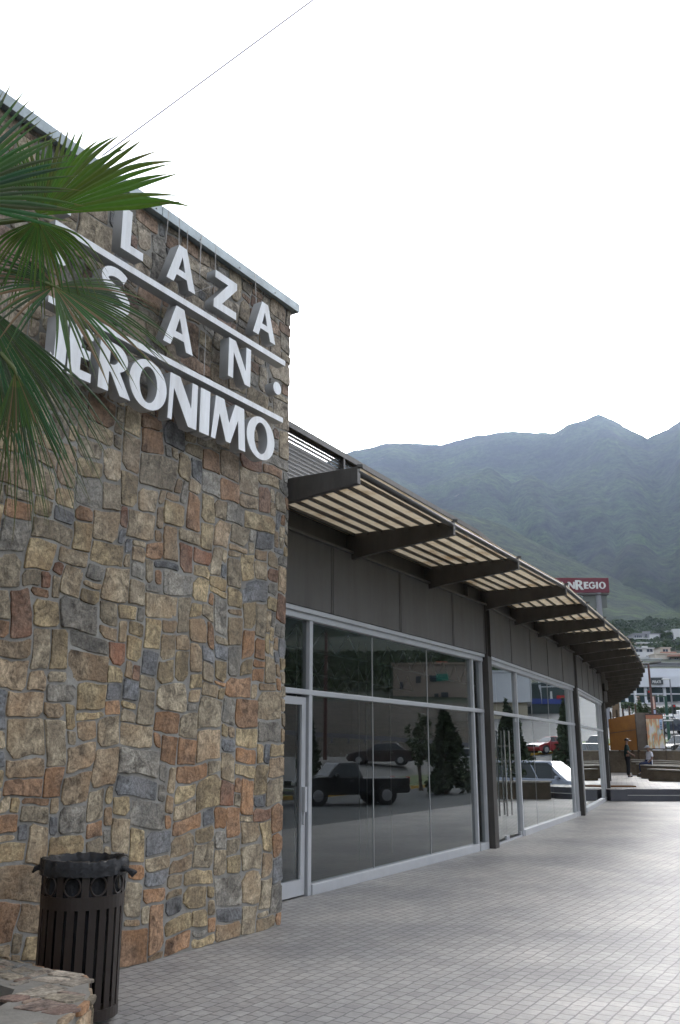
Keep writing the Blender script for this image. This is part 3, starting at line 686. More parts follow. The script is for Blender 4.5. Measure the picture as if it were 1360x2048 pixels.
bm = B(); fbox(bm, 0, -.5, 7.2, -.12, .0, -.3, 4.2); fbox(bm, 0, 6.4, 7.2, -1.2, -.12, -.3, 4.2); wobj('end_wall', bm, M_inside)
# inside: floor, back wall, ceiling, partition, roof
inn = [fp(0, 0, -.35)] + [V[i] + Vector((-.3, .12, 0)) for i in range(1, 8)]
back = [p + Vector((-8.5, 4.5, 0)) for p in inn]
poly = [tuple(p[:2]) for p in inn] + [tuple(p[:2]) for p in back[::-1]]
bm = B(); prism(bm, poly, -.6, -.01); wobj('floor', bm, M_inside)
bm = B(); prism(bm, poly, 3.72, 3.9); wobj('ceiling', bm, M_inside)
bm = B(); prism(bm, poly, 4.3, 4.44); wobj('roof', bm, M_concrete)
bm = B()
for a, b in zip(back, back[1:]): bar(bm, a + Vector((0, 0, 1.6)), b + Vector((0, 0, 1.6)), .2, 4.4)
for k in (0, 7): bar(bm, inn[k] + Vector((0, 0, 1.6)), back[k] + Vector((0, 0, 1.6)), .2, 4.4)
wobj('back_wall', bm, M_inside)
bm = B()
for o in (-2.2, -4.4, -6.4):
    for i in (0, 1):
        s = 5.5 if i == 0 else .5
        while s < blen[i] - 1:
            a = fp(i, s, o) + Vector((0, 0, 3.25)); b = fp(i, s + .45, o) + Vector((0, 0, 3.65)); c = fp(i, s + .9, o) + Vector((0, 0, 3.25))
            tube(bm, [a, b], .014, 5); tube(bm, [b, c], .014, 5); s += .9
        tube(bm, [fp(i, .5, o) + Vector((0, 0, 3.25)), fp(i, blen[i] - .3, o) + Vector((0, 0, 3.25))], .02, 5)
wobj('ceiling_truss', bm, M_return)
# louvre screen on the roof edge
scr = wobj('louvre_screen', B(), M_steel)
bm = B()
for i in range(0, 5):
    s0 = S1 - 1.75 if i == 0 else 0; L = blen[i]; Zt = 5.52
    for z in [4.53 + .054 * k for k in range(19)]:
        a = fp(i, s0, -.02) + Vector((0, 0, z)); b = fp(i, L, -.02) + Vector((0, 0, z)); d = (b - a).normalized(); n = Vector((d.y, -d.x, 0))
        tilt = (Vector((0, 0, 1)) * .95 - n * .3)
        bar(bm, a, b, .006, .050, up=tilt)
bm.to_mesh(scr.data); bm.free()
bm = B()
for i in range(0, 5):
    s0 = S1 - 1.75 if i == 0 else 0; L = blen[i]
    fbox(bm, i, s0, L, -.09, .04, 5.52, 5.60); s = s0 + .42 if i == 0 else .05
    while s < L: fbox(bm, i, s - .02, s + .02, -.05, .035, 4.5, 5.52); s += 2.2
    fbox(bm, i, L - .035, L - .005, -.05, .036, 4.5, 5.52)
wobj('frame', bm, M_steel, scr)
bm = B(); fbox(bm, 0, S1 - 1.75, blen[0], -1.05, -.95, 4.45, 5.93); fbox(bm, 0, S1 - 1.75, S1 - 1.33, -.3, -.2, 4.5, 5.5); wobj('back_panel', bm, M_steel, scr)
# canopy
M_sheet = bpy.data.materials.new('translucent_sheet'); M_sheet.use_nodes = True
N_ = M_sheet.node_tree.nodes; L_ = M_sheet.node_tree.links; N_.clear()
oo = N_.new('ShaderNodeOutputMaterial'); mx = N_.new('ShaderNodeMixShader'); mx.inputs[0].default_value = .55
tl = N_.new('ShaderNodeBsdfTranslucent'); df = N_.new('ShaderNodeBsdfDiffuse'); tc = N_.new('ShaderNodeTexCoord'); nz = N_.new('ShaderNodeTexNoise'); nz.inputs['Scale'].default_value = 1.6; nz.inputs['Detail'].default_value = 8; nz.inputs['Roughness'].default_value = .65
rp = N_.new('ShaderNodeValToRGB'); e = rp.color_ramp.elements; e[0].position = .30; e[0].color = (.24, .15, .07, 1); e[1].position = .48; e[1].color = (.50, .415, .29, 1)
L_.new(tc.outputs['Object'], nz.inputs['Vector']); L_.new(nz.outputs['Fac'], rp.inputs[0]); L_.new(rp.outputs[0], tl.inputs[0]); L_.new(rp.outputs[0], df.inputs[0])
L_.new(df.outputs[0], mx.inputs[1]); L_.new(tl.outputs[0], mx.inputs[2]); L_.new(mx.outputs[0], oo.inputs[0])
OV = 1.58; ZC = 4.45
can = wobj('canopy', B(), M_sheet); canbm = B()
st = []                                # bracket stations: (root point, outward normal)
def bis(i):
    a = (V[i] - V[i - 1]).normalized(); b = (V[min(7, i + 1)] - V[i]).normalized() if i < 7 else a
    d = (a + b).normalized(); n = Vector((d.y, -d.x, 0)); return n / max(.9, n.dot(Vector((a.y, -a.x, 0))))
d0 = (V[1] - V[0]).normalized(); n0 = Vector((d0.y, -d0.x, 0))
for s in (S1 - 1.62, S1 + .98, S1 + 3.55): st.append((V[0] + d0 * s, n0))
for i in range(1, 7):
    na = bis(i); nb = bis(i + 1)
    for k in range(4): t_ = k / 4; st.append((V[i].lerp(V[i + 1], t_), na.lerp(nb, t_)))
st.append((V[7], bis(7)))
for p, n in st:
    bm = B(); side = Vector((-n.y, n.x, 0)).normalized() * .035
    q = [(0.0, 4.08), (.35, 4.14), (OV, 4.27), (OV, ZC), (0.0, ZC)]
    A_ = [bm.verts.new(p + n * o + side + Vector((0, 0, z))) for o, z in q]; B_ = [bm.verts.new(p + n * o - side + Vector((0, 0, z))) for o, z in q]
    bm.faces.new(A_); bm.faces.new(B_[::-1])
    for k in range(5): bm.faces.new((A_[k], A_[(k + 1) % 5], B_[(k + 1) % 5], B_[k]))
    wobj('bracket', bm, M_steel, can, bevel=.004)
for (p, n), (p2, n2) in zip(st, st[1:]):
    pts = [p + n * .03, p2 + n2 * .03, p2 + n2 * (OV - .01), p + n * (OV - .01)]
    canbm.faces.new([canbm.verts.new(v + Vector((0, 0, ZC + .006))) for v in pts][::-1])
    bm = B()
    for k in range(7):
        o = .14 + .205 * k; bar(bm, p + n * o + Vector((0, 0, ZC - .014)), p2 + n2 * o + Vector((0, 0, ZC - .014)), .032, .034)
    wobj('purlin', bm, M_steel, can)
canbm.to_mesh(can.data); canbm.free()
bm = B(); tube(bm, [p + n * (OV - .03) + Vector((0, 0, ZC - .045)) for p, n in st], .034, 8); wobj('edge_tube', bm, M_steel, can, smooth=True)
bm = B()
for p, n in st:
    c = p + n * (OV + .01) + Vector((0, 0, ZC + .012)); box(bm, c, (.06, .05, .03))
wobj('clamp', bm, M_steel, can)
pv = fp(2, blen[2] - .05, .16)
for z, dx in ((3.45, 0), (3.85, .05), (4.1, -.02)): bm = B(); box(bm, (pv.x + dx, pv.y, z), (.14, .22, .38)); wobj('torn_sheeting', bm, M_panel, bevel=.03)

# ------------------------------------------------------------------ litter bin beside the wall
M_bin = new_mat('bin_metal', (.021, .0125, .009), .45, var=.25, vscale=5, bump=.05)
M_bag = new_mat('bin_bag', (.006, .006, .008), .16, spec=.5, bump=.9, bscale=9, bdist=.05)
bc = Vector((-1.63, 6.16, 0))
t = thing('litter_bin', 'dark brown slatted metal litter bin with a black bag, against the stone wall', 'litter bin', bc)
t.scale = (1, 1, 1.15)
RB, HB = .255, .80
def ring(bm, r0, r1, z0, z1, n=48):
    for i in range(n):
        a, b = 2 * math.pi * i / n, 2 * math.pi * (i + 1) / n
        v = [[bm.verts.new((r * math.cos(x), r * math.sin(x), z)) for r, z in ((r0, z0), (r1, z0), (r1, z1), (r0, z1))] for x in (a, b)]
        for k in range(4): bm.faces.new((v[0][k], v[0][(k + 1) % 4], v[1][(k + 1) % 4], v[1][k]))
    bmesh.ops.remove_doubles(bm, verts=bm.verts[:], dist=1e-5)
for k in range(24):
    bm = B(); a = 2 * math.pi * k / 24
    M_ = Matrix.Rotation(a, 4, 'Z'); box(bm, (RB - .004, 0, .31), (.007, .046, .55), M_); obj('slat', bm, M_bin, t, bevel=.0015)
bm = B(); ring(bm, RB - .012, RB + .004, .03, .085); obj('base_band', bm, M_bin, t, smooth=False)
bm = B(); ring(bm, RB - .012, RB + .003, .575, .64); obj('middle_band', bm, M_bin, t)
bm = B(); ring(bm, RB - .012, RB + .003, .745, HB); obj('top_band', bm, M_bin, t)
for k in range(10):                    # ring openings between middle and top band
    a = 2 * math.pi * (k + .5) / 10; bm = B(); M_ = Matrix.Rotation(a, 4, 'Z'); pts = []
    for j in range(21):
        x = 2 * math.pi * j / 20; pts.append(M_ @ Vector((RB - .003 + .0 * math.cos(x), .05 * math.cos(x), .693 + .05 * math.sin(x))))
    tube(bm, pts, .006, 6, cap=False); obj('ring', bm, M_bin, t, smooth=True)
    bm = B(); M_ = Matrix.Rotation(2 * math.pi * k / 10, 4, 'Z'); box(bm, (RB - .004, 0, .693), (.006, .045, .11), M_); obj('upright', bm, M_bin, t)
bm = B(); tube(bm, [(0, 0, .05), (0, 0, .06)], RB - .02, 32); obj('floor_plate', bm, M_bin, t)
# inner liner and bag folded over the rim
bm = B(); n = 96; rows = []
prf = [(.20, .10), (.225, .4), (.232, .6), (.225, .70), (.205, .76), (.225, HB - .01), (RB - .01, HB + .022), (RB + .012, HB + .02), (RB + .022, HB - .015), (RB + .02, HB - .06)]
for j, (r, z) in enumerate(prf):
    row = []
    for i in range(n):
        a = 2 * math.pi * i / n; w_ = noise.noise(Vector((math.cos(a) * 5, math.sin(a) * 5, j * .35))); w2 = noise.noise(Vector((math.cos(a) * 13, math.sin(a) * 13, j * .7)))
        k = .012 if j < 3 else .018
        row.append(bm.verts.new(((r + k * w_ + .008 * w2) * math.cos(a), (r + k * w_ + .008 * w2) * math.sin(a), z + (.014 * w_ + .007 * w2) * (j > 5))))
    rows.append(row)
for p, q in zip(rows, rows[1:]):
    for i in range(n): bm.faces.new((p[i], p[(i + 1) % n], q[(i + 1) % n], q[i]))
bm.faces.new(rows[0][::-1])
bag = obj('bin_bag', bm, M_bag, t, smooth=True)
bm = B()
tube(bm, [(RB * .98, -.08, HB - .03), (RB + .04, -.085, HB - .035), (RB + .075, -.09, HB - .055), (RB + .10, -.09, HB - .045)], [.018, .012, .022, .006], 8)
obj('bag_knot', bm, M_bag, bag, smooth=True)
bm = B(); tube(bm, [(-RB, -.1, HB - .02), (-RB - .03, -.1, HB - .03), (-RB - .045, -.1, HB - .05)], [.016, .014, .006], 8); obj('bag_knot', bm, M_bag, bag, smooth=True)

# ------------------------------------------------------------------ low stone planter, bottom left
t = thing('stone_planter', 'low rubble stone planter with a wide flat rim in the near left corner', 'planter', (0, 0, 0))
PH = .42
def gp(u, v): q = gnd(u, v, PH); return Vector((q.x, q.y, 0))
A_, B_, Cc, Dd = gp(20, 1913), gp(176, 1948), gp(182, 1985), gp(150, 2012)
outer = [Vector((-3.9, 4.15, 0)), A_ + (A_ - B_) * 1.2, A_, B_, Cc, Dd, Dd + Vector((-.12, -.95, 0)), Vector((-3.9, 2.7, 0))]
cen = sum(outer, Vector()) / len(outer)
inner = [p + (cen - p).normalized() * .40 for p in outer]
bm = B(); n = len(outer); vo = [[bm.verts.new((p.x, p.y, z)) for p in q] for q, z in ((outer, 0), (outer, PH - .02), (inner, PH - .02), (inner, .1))]
for a, b in zip(vo, vo[1:]):
    for i in range(n): bm.faces.new((a[i], a[(i + 1) % n], b[(i + 1) % n], b[i]))
obj('mortar_core', bm, new_mat('pale_mortar', (.27, .25, .215), .95, var=.35, vscale=9, bump=.7, bscale=50, bdist=.012), t)
bm = B(); bm.faces.new([bm.verts.new((p.x, p.y, .33)) for p in inner]); obj('soil', bm, new_mat('soil', (.035, .027, .02), 1, var=.4, vscale=20, bump=1, bscale=60, bdist=.02), t)
def inpoly(x, y, P):
    c = False
    for i in range(len(P)):
        a, b = P[i], P[i - 1]
        if (a.y > y) != (b.y > y) and x < (b.x - a.x) * (y - a.y) / (b.y - a.y) + a.x: c = not c
    return c
bm = B()
Uu = (B_ - A_).normalized(); Ww = Vector((-Uu.y, Uu.x, 0)); org = Vector((-4.2, 2.4, PH - .022)) 
a_ = math.atan2(Uu.y, Uu.x)
org = cen - Uu * 2.2 - Ww * 1.8; org.z = PH - .022
rubble(bm, org, Uu, Ww, Vector((0, 0, 1)), 4.4, 3.6, seed=31, depth=.009, unit=.062, mort=.006, clip=lambda x, y: (lambda q: inpoly(q.x, q.y, [lerp(o, i_, -.03) for o, i_ in zip(outer, inner)]) and not inpoly(q.x, q.y, [lerp(i_, o, -.04) for o, i_ in zip(outer, inner)]))(org + Uu * x + Ww * y), grey=lambda z: .45)
for i in range(n):
    p, q = outer[i], outer[(i + 1) % n]; L = (q - p).length
    if L < .05: continue
    u = (q - p) / L; nn = Vector((u.y, -u.x, 0))
    if nn.dot(p - cen) < 0: nn = -nn
    rubble(bm, p + Vector((0, 0, .0)), u, Vector((0, 0, 1)), nn, L, PH - .005, seed=40 + i, depth=.022, unit=.07, mort=.008)
obj('stones', bm, M_stone, t)

# strap-leaved plant in the planter
M_blade = new_mat('strap_leaf', (.07, .13, .03), .45, var=.4, vscale=8)
def strap_plant(loc, n, hgt, seed, label, group=None, wd=.02, mat=None):
    t = thing('strap_leaved_plant', label, 'plant', loc, group=group); bm = B(); rnd = random.Random(seed)
    for k in range(n):
        a = rnd.uniform(0, 6.283); L = hgt * rnd.uniform(.6, 1.1); lean = rnd.uniform(.15, .9); d = Vector((math.cos(a), math.sin(a), 0)); sd = Vector((-d.y, d.x, 0)); prev = None
        for j in range(7):
            t_ = j / 6; c = d * L * lean * t_ ** 1.3 + Vector((0, 0, L * (t_ - .45 * lean * t_ ** 2.6))); ww = wd * (1 - t_ ** 2.2) + .001
            cur = [bm.verts.new(c - sd * ww), bm.verts.new(c - Vector((0, 0, ww * .5))), bm.verts.new(c + sd * ww)]
            if prev: bm.faces.new((prev[0], prev[1], cur[1], cur[0])); bm.faces.new((prev[1], prev[2], cur[2], cur[1]))
            prev = cur
    obj('leaves', bm, mat or M_blade, t, smooth=True); return t
strap_plant((-2.22, 4.05, .33), 60, .42, 5, 'green strap-leaved plant growing in the stone planter', wd=.012)

# ------------------------------------------------------------------ fan palm, its trunk just outside the picture
def leaf_material():
    m = new_mat('palm_leaf', (.1, .1, .1), .55, attr=True, spec=.28)
    b = m.node_tree.nodes['Principled BSDF']; N = m.node_tree.nodes; L = m.node_tree.links
    at_ = [n for n in N if n.type == 'ATTRIBUTE'][0]
    tr = N.new('ShaderNodeBsdfTranslucent'); mx = N.new('ShaderNodeMixShader'); mx.inputs[0].default_value = .22
    L.new(at_.outputs['Color'], tr.inputs[0]); L.new(b.outputs[0], mx.inputs[1]); L.new(tr.outputs[0], mx.inputs[2])
    L.new(mx.outputs[0], N['Material Output'].inputs[0]); return m
M_palm = leaf_material()
M_petiole = new_mat('petiole', (.14, .17, .05), .5, var=.3, vscale=9)
M_trunk = new_mat('palm_trunk', (.10, .075, .05), .95, var=.5, vscale=12, bump=1, bscale=30, bdist=.03)
PC = at(-215, 560, 4.2)
palm = thing('fan_palm', 'fan palm with long green pleated fronds hanging in front of the stone wall', 'palm', (PC.x, PC.y, 0))
bm = B(); tube(bm, [(0, 0, .3), (.03, 0, 1.2), (0, .02, 2.4), (0, 0, PC.z - .1)], [.24, .19, .17, .16], 20); obj('trunk', bm, M_trunk, palm, smooth=True)
def frond(H, axis, normal, rad, a0, a1, nseg, seed, split=.5, droop=.12, col=(.075, .125, .03), dead=0.0, asym=None, pet=True, back=.62):
    """pleated fan leaf: hastula H, axis direction, leaf normal; segments spread from a0 to a1 degrees"""
    rnd = random.Random(seed); bm = B(); lt = bm.loops.layers.float_color.new('tint')
    ax = axis.normalized(); nm = (normal - ax * normal.dot(ax)).normalized(); sd = nm.cross(ax)
    dA = R(a1 - a0) / nseg; dth = dA * .5
    H = H - Vector((PC.x, PC.y, 0))
    for k in range(nseg):
        th = R(a0) + dA * (k + .5)
        L = rad * (back + (1 - back) * (.5 + .5 * math.cos(th))) * rnd.uniform(.93, 1.05)
        if asym: L *= asym(math.degrees(th))
        d = ax * math.cos(th) + sd * math.sin(th)
        tw = rnd.uniform(-.07, .07); spl = split * rnd.uniform(.9, 1.08); bend = droop * rnd.uniform(.6, 1.6); lift = rnd.uniform(-.02, .02)
        isdead = rnd.random() < dead; c0 = (.20, .13, .07) if isdead else tuple(c * rnd.uniform(.75, 1.25) for c in col); prev = None; M = 12
        for j in range(M + 1):
            t_ = j / M; r = L * (.02 + .98 * t_)
            over = max(0, t_ - spl) / (1 - spl)
            hw = r * math.tan(dth) if t_ <= spl else L * spl * math.tan(dth) * max(.015, (1 - over ** 1.5) ** .9)
            side = (-ax * math.sin(th) + sd * math.cos(th))
            dirv = (d + side * tw * over).normalized()
            c = H + dirv * r + nm * (lift * over * L) + Vector((0, 0, -1)) * L * bend * (over ** 1.7 + .25 * t_ ** 2) - nm * .10 * L * t_ ** 2
            fold = hw * .55
            cur = [bm.verts.new(c - side * hw), bm.verts.new(c + nm * fold * (1 if t_ > .02 else 0)), bm.verts.new(c + side * hw)]
            if prev:
                for q in ((0, 1), (1, 2)):
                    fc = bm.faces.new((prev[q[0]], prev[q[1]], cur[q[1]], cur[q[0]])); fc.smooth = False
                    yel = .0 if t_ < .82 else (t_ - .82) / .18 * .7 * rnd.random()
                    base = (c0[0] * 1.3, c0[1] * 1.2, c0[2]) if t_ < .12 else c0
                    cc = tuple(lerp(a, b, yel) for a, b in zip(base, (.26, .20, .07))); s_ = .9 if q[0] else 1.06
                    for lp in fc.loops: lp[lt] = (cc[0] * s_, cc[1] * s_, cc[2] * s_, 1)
            prev = cur
    o = obj('frond', bm, M_palm, palm)
    if pet:
        bm = B(); base = Vector((0, 0, PC.z)); mid = base.lerp(H, .55) + Vector((0, 0, .12)); tube(bm, [base, mid, H - ax * .01, H + ax * .05], [.02, .014, .01, .003], 8)
        obj('petiole', bm, M_petiole, o, smooth=True)
    return o
TY = -(ray(60, 520).normalized()); RX = TY.cross(Vector((0, 0, 1))).normalized() * -1; UZ = TY.cross(RX)   # towards the viewer, right, up
def scr_dir(ang, dep=0): return (RX * math.cos(R(ang)) + UZ * math.sin(R(ang)) + TY * dep).normalized()
Y0 = 4.15
# the near bright frond and its hanging lower half
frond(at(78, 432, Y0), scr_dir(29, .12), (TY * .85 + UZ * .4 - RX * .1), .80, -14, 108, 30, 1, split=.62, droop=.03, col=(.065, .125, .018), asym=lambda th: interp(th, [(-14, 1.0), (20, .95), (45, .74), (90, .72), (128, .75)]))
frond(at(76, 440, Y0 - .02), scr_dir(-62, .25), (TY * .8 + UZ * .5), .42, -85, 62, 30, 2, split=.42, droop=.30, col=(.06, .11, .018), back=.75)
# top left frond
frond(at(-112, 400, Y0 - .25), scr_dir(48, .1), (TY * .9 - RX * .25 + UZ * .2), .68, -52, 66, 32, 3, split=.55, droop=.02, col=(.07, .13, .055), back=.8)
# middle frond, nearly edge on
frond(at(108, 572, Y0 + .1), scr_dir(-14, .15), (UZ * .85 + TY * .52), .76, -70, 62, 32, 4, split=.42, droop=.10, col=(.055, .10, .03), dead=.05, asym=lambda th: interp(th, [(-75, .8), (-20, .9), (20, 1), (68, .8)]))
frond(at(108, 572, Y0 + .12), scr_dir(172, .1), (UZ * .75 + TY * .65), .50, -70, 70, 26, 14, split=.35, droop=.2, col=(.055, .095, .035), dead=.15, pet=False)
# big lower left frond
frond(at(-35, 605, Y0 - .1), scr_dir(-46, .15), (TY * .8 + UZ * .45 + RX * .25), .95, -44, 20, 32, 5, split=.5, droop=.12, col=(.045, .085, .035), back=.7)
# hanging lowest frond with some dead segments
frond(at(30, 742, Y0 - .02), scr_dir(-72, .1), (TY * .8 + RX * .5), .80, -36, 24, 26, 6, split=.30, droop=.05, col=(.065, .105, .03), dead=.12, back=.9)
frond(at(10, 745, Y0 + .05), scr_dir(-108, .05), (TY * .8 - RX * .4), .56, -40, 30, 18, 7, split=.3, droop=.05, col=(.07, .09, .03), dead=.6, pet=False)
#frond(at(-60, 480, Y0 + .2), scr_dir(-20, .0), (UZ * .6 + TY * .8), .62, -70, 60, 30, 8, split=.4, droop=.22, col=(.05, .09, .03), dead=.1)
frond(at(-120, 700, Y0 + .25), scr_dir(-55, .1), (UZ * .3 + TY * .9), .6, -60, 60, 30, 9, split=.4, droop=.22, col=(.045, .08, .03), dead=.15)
for k in range(10):                    # the rest of the crown, out of the picture
    a = 100 + k * 22; dv = Vector((math.cos(R(a)), math.sin(R(a)) * .9, .25 if k % 2 else -.1)); Hq = PC + dv * .75
    if Hq.x > PC.x + .15: continue
    frond(Hq, dv + UZ * .1, UZ - dv * .2, .72, -110, 110, 26, 20 + k, split=.45, droop=.2, col=(.06, .11, .03))

# ------------------------------------------------------------------ cars
def paint(name, col, rough=.28): 
    m = new_mat(name, col, rough, spec=.5); m.node_tree.nodes['Principled BSDF'].inputs['Coat Weight'].default_value = .6; return m
def wheel(par, x, y, r, side):
    bm = B(); tube(bm, [(x, y - side * .11, r), (x, y + side * .10, r)], [r, r], 22); wh = obj('wheel', bm, M_tyre, par, bevel=.02)
    bm = B(); tube(bm, [(x, y + side * .101, r), (x, y + side * .112, r)], [r * .62, r * .55], 18); obj('rim', bm, M_rim, wh)
    bm = B()
    for k in range(5): M_ = Matrix.Translation((x, y + side * .118, r)) @ Matrix.Rotation(R(72 * k), 4, 'Y'); box(bm, (0, 0, r * .3), (r * .14, .01, r * .46), M_)
    box(bm, (x, y + side * .118, r), (r * .2, .012, r * .2)); obj('hub_cap', bm, M_rim, wh)
def car(name, label, cat, loc, rz, body, roofp, col, width=1.78, wb=(.85, -.95), wr=.32, bed=None, group=None, grille=None):
    """x is forward. body: lower side outline (x,z); roofp: greenhouse outline (x,z) from front to rear"""
    t = thing(name, label, cat, loc, rz, group); m = paint(name + '_paint', col)
    def loft(outline, half, tumble, zmin, zmax):
        bm = B(); rows = []
        for sgn, k in ((-1, 1), (-1, .93), (1, .93), (1, 1)):
            pass
        n = len(outline); L_, R_ = [], []
        for x, z in outline:
            h = half - tumble * max(0, (z - zmin)) ; L_.append(bm.verts.new((x, h, z))); R_.append(bm.verts.new((x, -h, z)))
        bm.faces.new(L_); bm.faces.new(R_[::-1])
        for i in range(n): bm.faces.new((L_[i], L_[(i + 1) % n], R_[(i + 1) % n], R_[i]))
        return bm
    hw = width / 2
    bo = obj('body', loft(body, hw, .06, .2, 1), m, t, bevel=.05)
    # wheel arches
    for wx in wb:
        for sd in (-1, 1):
            bm = B(); tube(bm, [(wx, sd * (hw - .25), wr + .02), (wx, sd * (hw + .004), wr + .02)], [wr * 1.16] * 2, 22); obj('wheel_arch', bm, M_black, t)
            wheel(t, wx, sd * (hw - .09), wr, sd)
    zb = roofp[0][1]
    cab = obj('cabin', loft(roofp, hw - .06, .32, zb, 2), m, t, bevel=.04)
    # windows proud of the cabin: side glass, windscreen, rear glass
    xs = [p[0] for p in roofp]; zt = max(p[1] for p in roofp)
    fb, ft = roofp[0], roofp[1]; rt, rb = roofp[-2], roofp[-1]
    def hz(z): return hw - .06 - .32 * (z - zb)
    z0, z1 = zb + .05, zt - .09
    def fx(z): return lerp(fb[0], ft[0], (z - fb[1]) / (ft[1] - fb[1]))
    def rx(z): return lerp(rb[0], rt[0], (z - rb[1]) / (rt[1] - rb[1]))
    nwin = 1 if bed else (3 if cat in ('van', 'minivan') else 2)
    for sd in (-1, 1):
        for k in range(nwin):
            g = .05; quad = []
            for z, kk in ((z0, 0), (z0, 1), (z1, 1), (z1, 0)):
                xa, xb = rx(z) + .10, fx(z) - .12; a = xa + (xb - xa) * (k + kk) / nwin + (g / 2 if kk == 0 else -g / 2); quad.append((a, sd * (hz(z) + .006), z))
            bm = B(); vs = [bm.verts.new(q) for q in quad]; bm.faces.new(vs); r_ = bmesh.ops.extrude_face_region(bm, geom=bm.faces[:]); bmesh.ops.translate(bm, verts=[v for v in r_['geom'] if isinstance(v, bmesh.types.BMVert)], vec=(0, -sd * .02, 0)); obj('side_window', bm, M_glassdark, t)
    for nm, fn, s_ in (('windscreen', fx, 1), ('rear_window', rx, -1)):
        bm = B(); vs = [bm.verts.new((fn(z) + s_ * .012, y * (hz(z) - .09), z)) for z, y in ((z0, 1), (z0, -1), (z1, -1), (z1, 1))]; bm.faces.new(vs); obj(nm, bm, M_glassdark, t)
    xf, xr = max(p[0] for p in body), min(p[0] for p in body); zl = .62 if wr < .36 else .85
    for sd in (-1, 1):
        bm = B(); box(bm, (xf - .03, sd * (hw - .28), zl), (.10, .34, .15)); obj('headlight', bm, M_lampw, t, bevel=.02)
        bm = B(); box(bm, (xr + .05, sd * (hw - .16), zl + .12), (.12, .2, .24)); obj('tail_light', bm, M_lampr, t, bevel=.02)
        bm = B(); box(bm, (fb[0] - .35, sd * (hw + .06), zb + .1), (.12, .18, .14)); obj('mirror', bm, m, t, bevel=.03)
        for k in range(2 if not bed else 1):
            bm = B(); box(bm, (lerp(rb[0], fb[0], .35 + .32 * k), sd * (hw - .01), zb - .12), (.18, .04, .035)); obj('door_handle', bm, M_chrome, t)
    bm = B(); box(bm, (xf - .01, 0, .45 if wr < .36 else .6), (.10, width * .94, .16)); obj('front_bumper', bm, M_chrome if bed or grille else m, t, bevel=.03)
    bm = B(); box(bm, (xr + .01, 0, .45 if wr < .36 else .6), (.10, width * .94, .16)); obj('rear_bumper', bm, M_chrome if bed else m, t, bevel=.03)
    bm = B(); box(bm, (xf - .015, 0, zl + .02), (.09, width * .42, .17)); obj('grille', bm, M_black if not grille else M_chrome, t, bevel=.01)
    bm = B(); box(bm, (xr - .02, 0, zl - .02), (.06, .42, .14)); obj('number_plate', bm, M_white, t)
    if bed:
        bm = B(); box(bm, ((bed[0] + bed[1]) / 2, 0, bed[2] - .02), (bed[0] - bed[1] - .12, width - .22, .06)); obj('bed_floor', bm, M_black, t)
    return t
SEDAN = ([(-2.25, .35), (-2.3, .75), (-2.2, .98), (-1.5, 1.02), (.6, .98), (1.6, .86), (2.2, .7), (2.28, .45), (2.2, .25), (-2.1, .25)], [(.95, .93), (.25, 1.42), (-1.0, 1.44), (-1.75, .98)])
COUPE = ([(-2.1, .35), (-2.15, .7), (-2.05, .95), (-1.3, 1.0), (.6, .96), (1.4, .86), (2.0, .66), (2.1, .42), (2.0, .22), (-2.0, .22)], [(1.0, .90), (.15, 1.40), (-1.1, 1.43), (-1.95, .97)])
VAN = ([(-2.4, .4), (-2.45, .9), (-2.4, 1.12), (1.1, 1.08), (1.9, .95), (2.35, .75), (2.4, .45), (2.3, .28), (-2.3, .28)], [(1.45, 1.02), (.55, 1.72), (-1.9, 1.76), (-2.35, 1.1)])
SUV = ([(-2.3, .45), (-2.35, .9), (-2.3, 1.15), (.9, 1.12), (1.9, 1.05), (2.25, .9), (2.3, .5), (2.2, .35), (-2.2, .35)], [(.95, 1.08), (.35, 1.70), (-1.8, 1.74), (-2.25, 1.12)])
PICK = ([(-2.6, .5), (-2.62, 1.05), (-.55, 1.05), (-.5, 1.1), (1.0, 1.12), (2.1, 1.05), (2.4, .95), (2.45, .55), (2.35, .38), (-2.5, .45)], [(1.05, 1.08), (.5, 1.66), (-.35, 1.68), (-.55, 1.08)])

def mirror(i, p):                      # reflect a point in the plane of bay i
    d = (V[i + 1] - V[i]).normalized(); q = p - V[i]; q.z = 0; a = d * q.dot(d); r = a * 2 - q; return Vector((V[i].x + r.x, V[i].y + r.y, 0))
def seen_in(i, u, dist):               # place on the ground whose mirror image stands at photo column u, dist metres away
    d = ray(u, 1503); d.z = 0; d.normalize(); p = mirror(i, d * dist); p.z = gxy(p.x, p.y); return p
def maz(i, az): 
    d = (V[i + 1] - V[i]).normalized(); return 2 * math.degrees(math.atan2(d.x, d.y)) - az
def heading(az): return R(90 - az)
car('pickup_truck', 'old black pickup truck parked on the lot, mirrored in the nearest window', 'pickup truck', seen_in(0, 690, 39), heading(maz(0, -112)), *PICK, (.015, .015, .017), 1.8, (1.5, -1.55), .37, bed=(-.6, -2.6, 1.05))
car('sedan', 'dark maroon sedan on the road behind the pickup, mirrored in the nearest window', 'car', seen_in(0, 764, 64), heading(maz(0, -80)), *SEDAN, (.03, .012, .014), wb=(1.4, -1.35))
car('station_wagon', 'white wagon on the road, mirrored beside the dark conifer', 'car', seen_in(0, 946, 70), heading(maz(0, 100)), *SUV, (.55, .55, .55), wb=(1.4, -1.35), wr=.34)
car('minivan', 'silver blue minivan parked behind the planter, mirrored in the second window', 'minivan', seen_in(1, 1082, 38.5), heading(maz(1, 128)), *VAN, (.42, .47, .58), 1.9, (1.45, -1.5), .34)
car('red_car', 'small red car driving up the road, mirrored in the second window', 'car', seen_in(1, 1092, 80), heading(maz(1, -118)), *COUPE, (.30, .015, .02), wb=(1.3, -1.3))
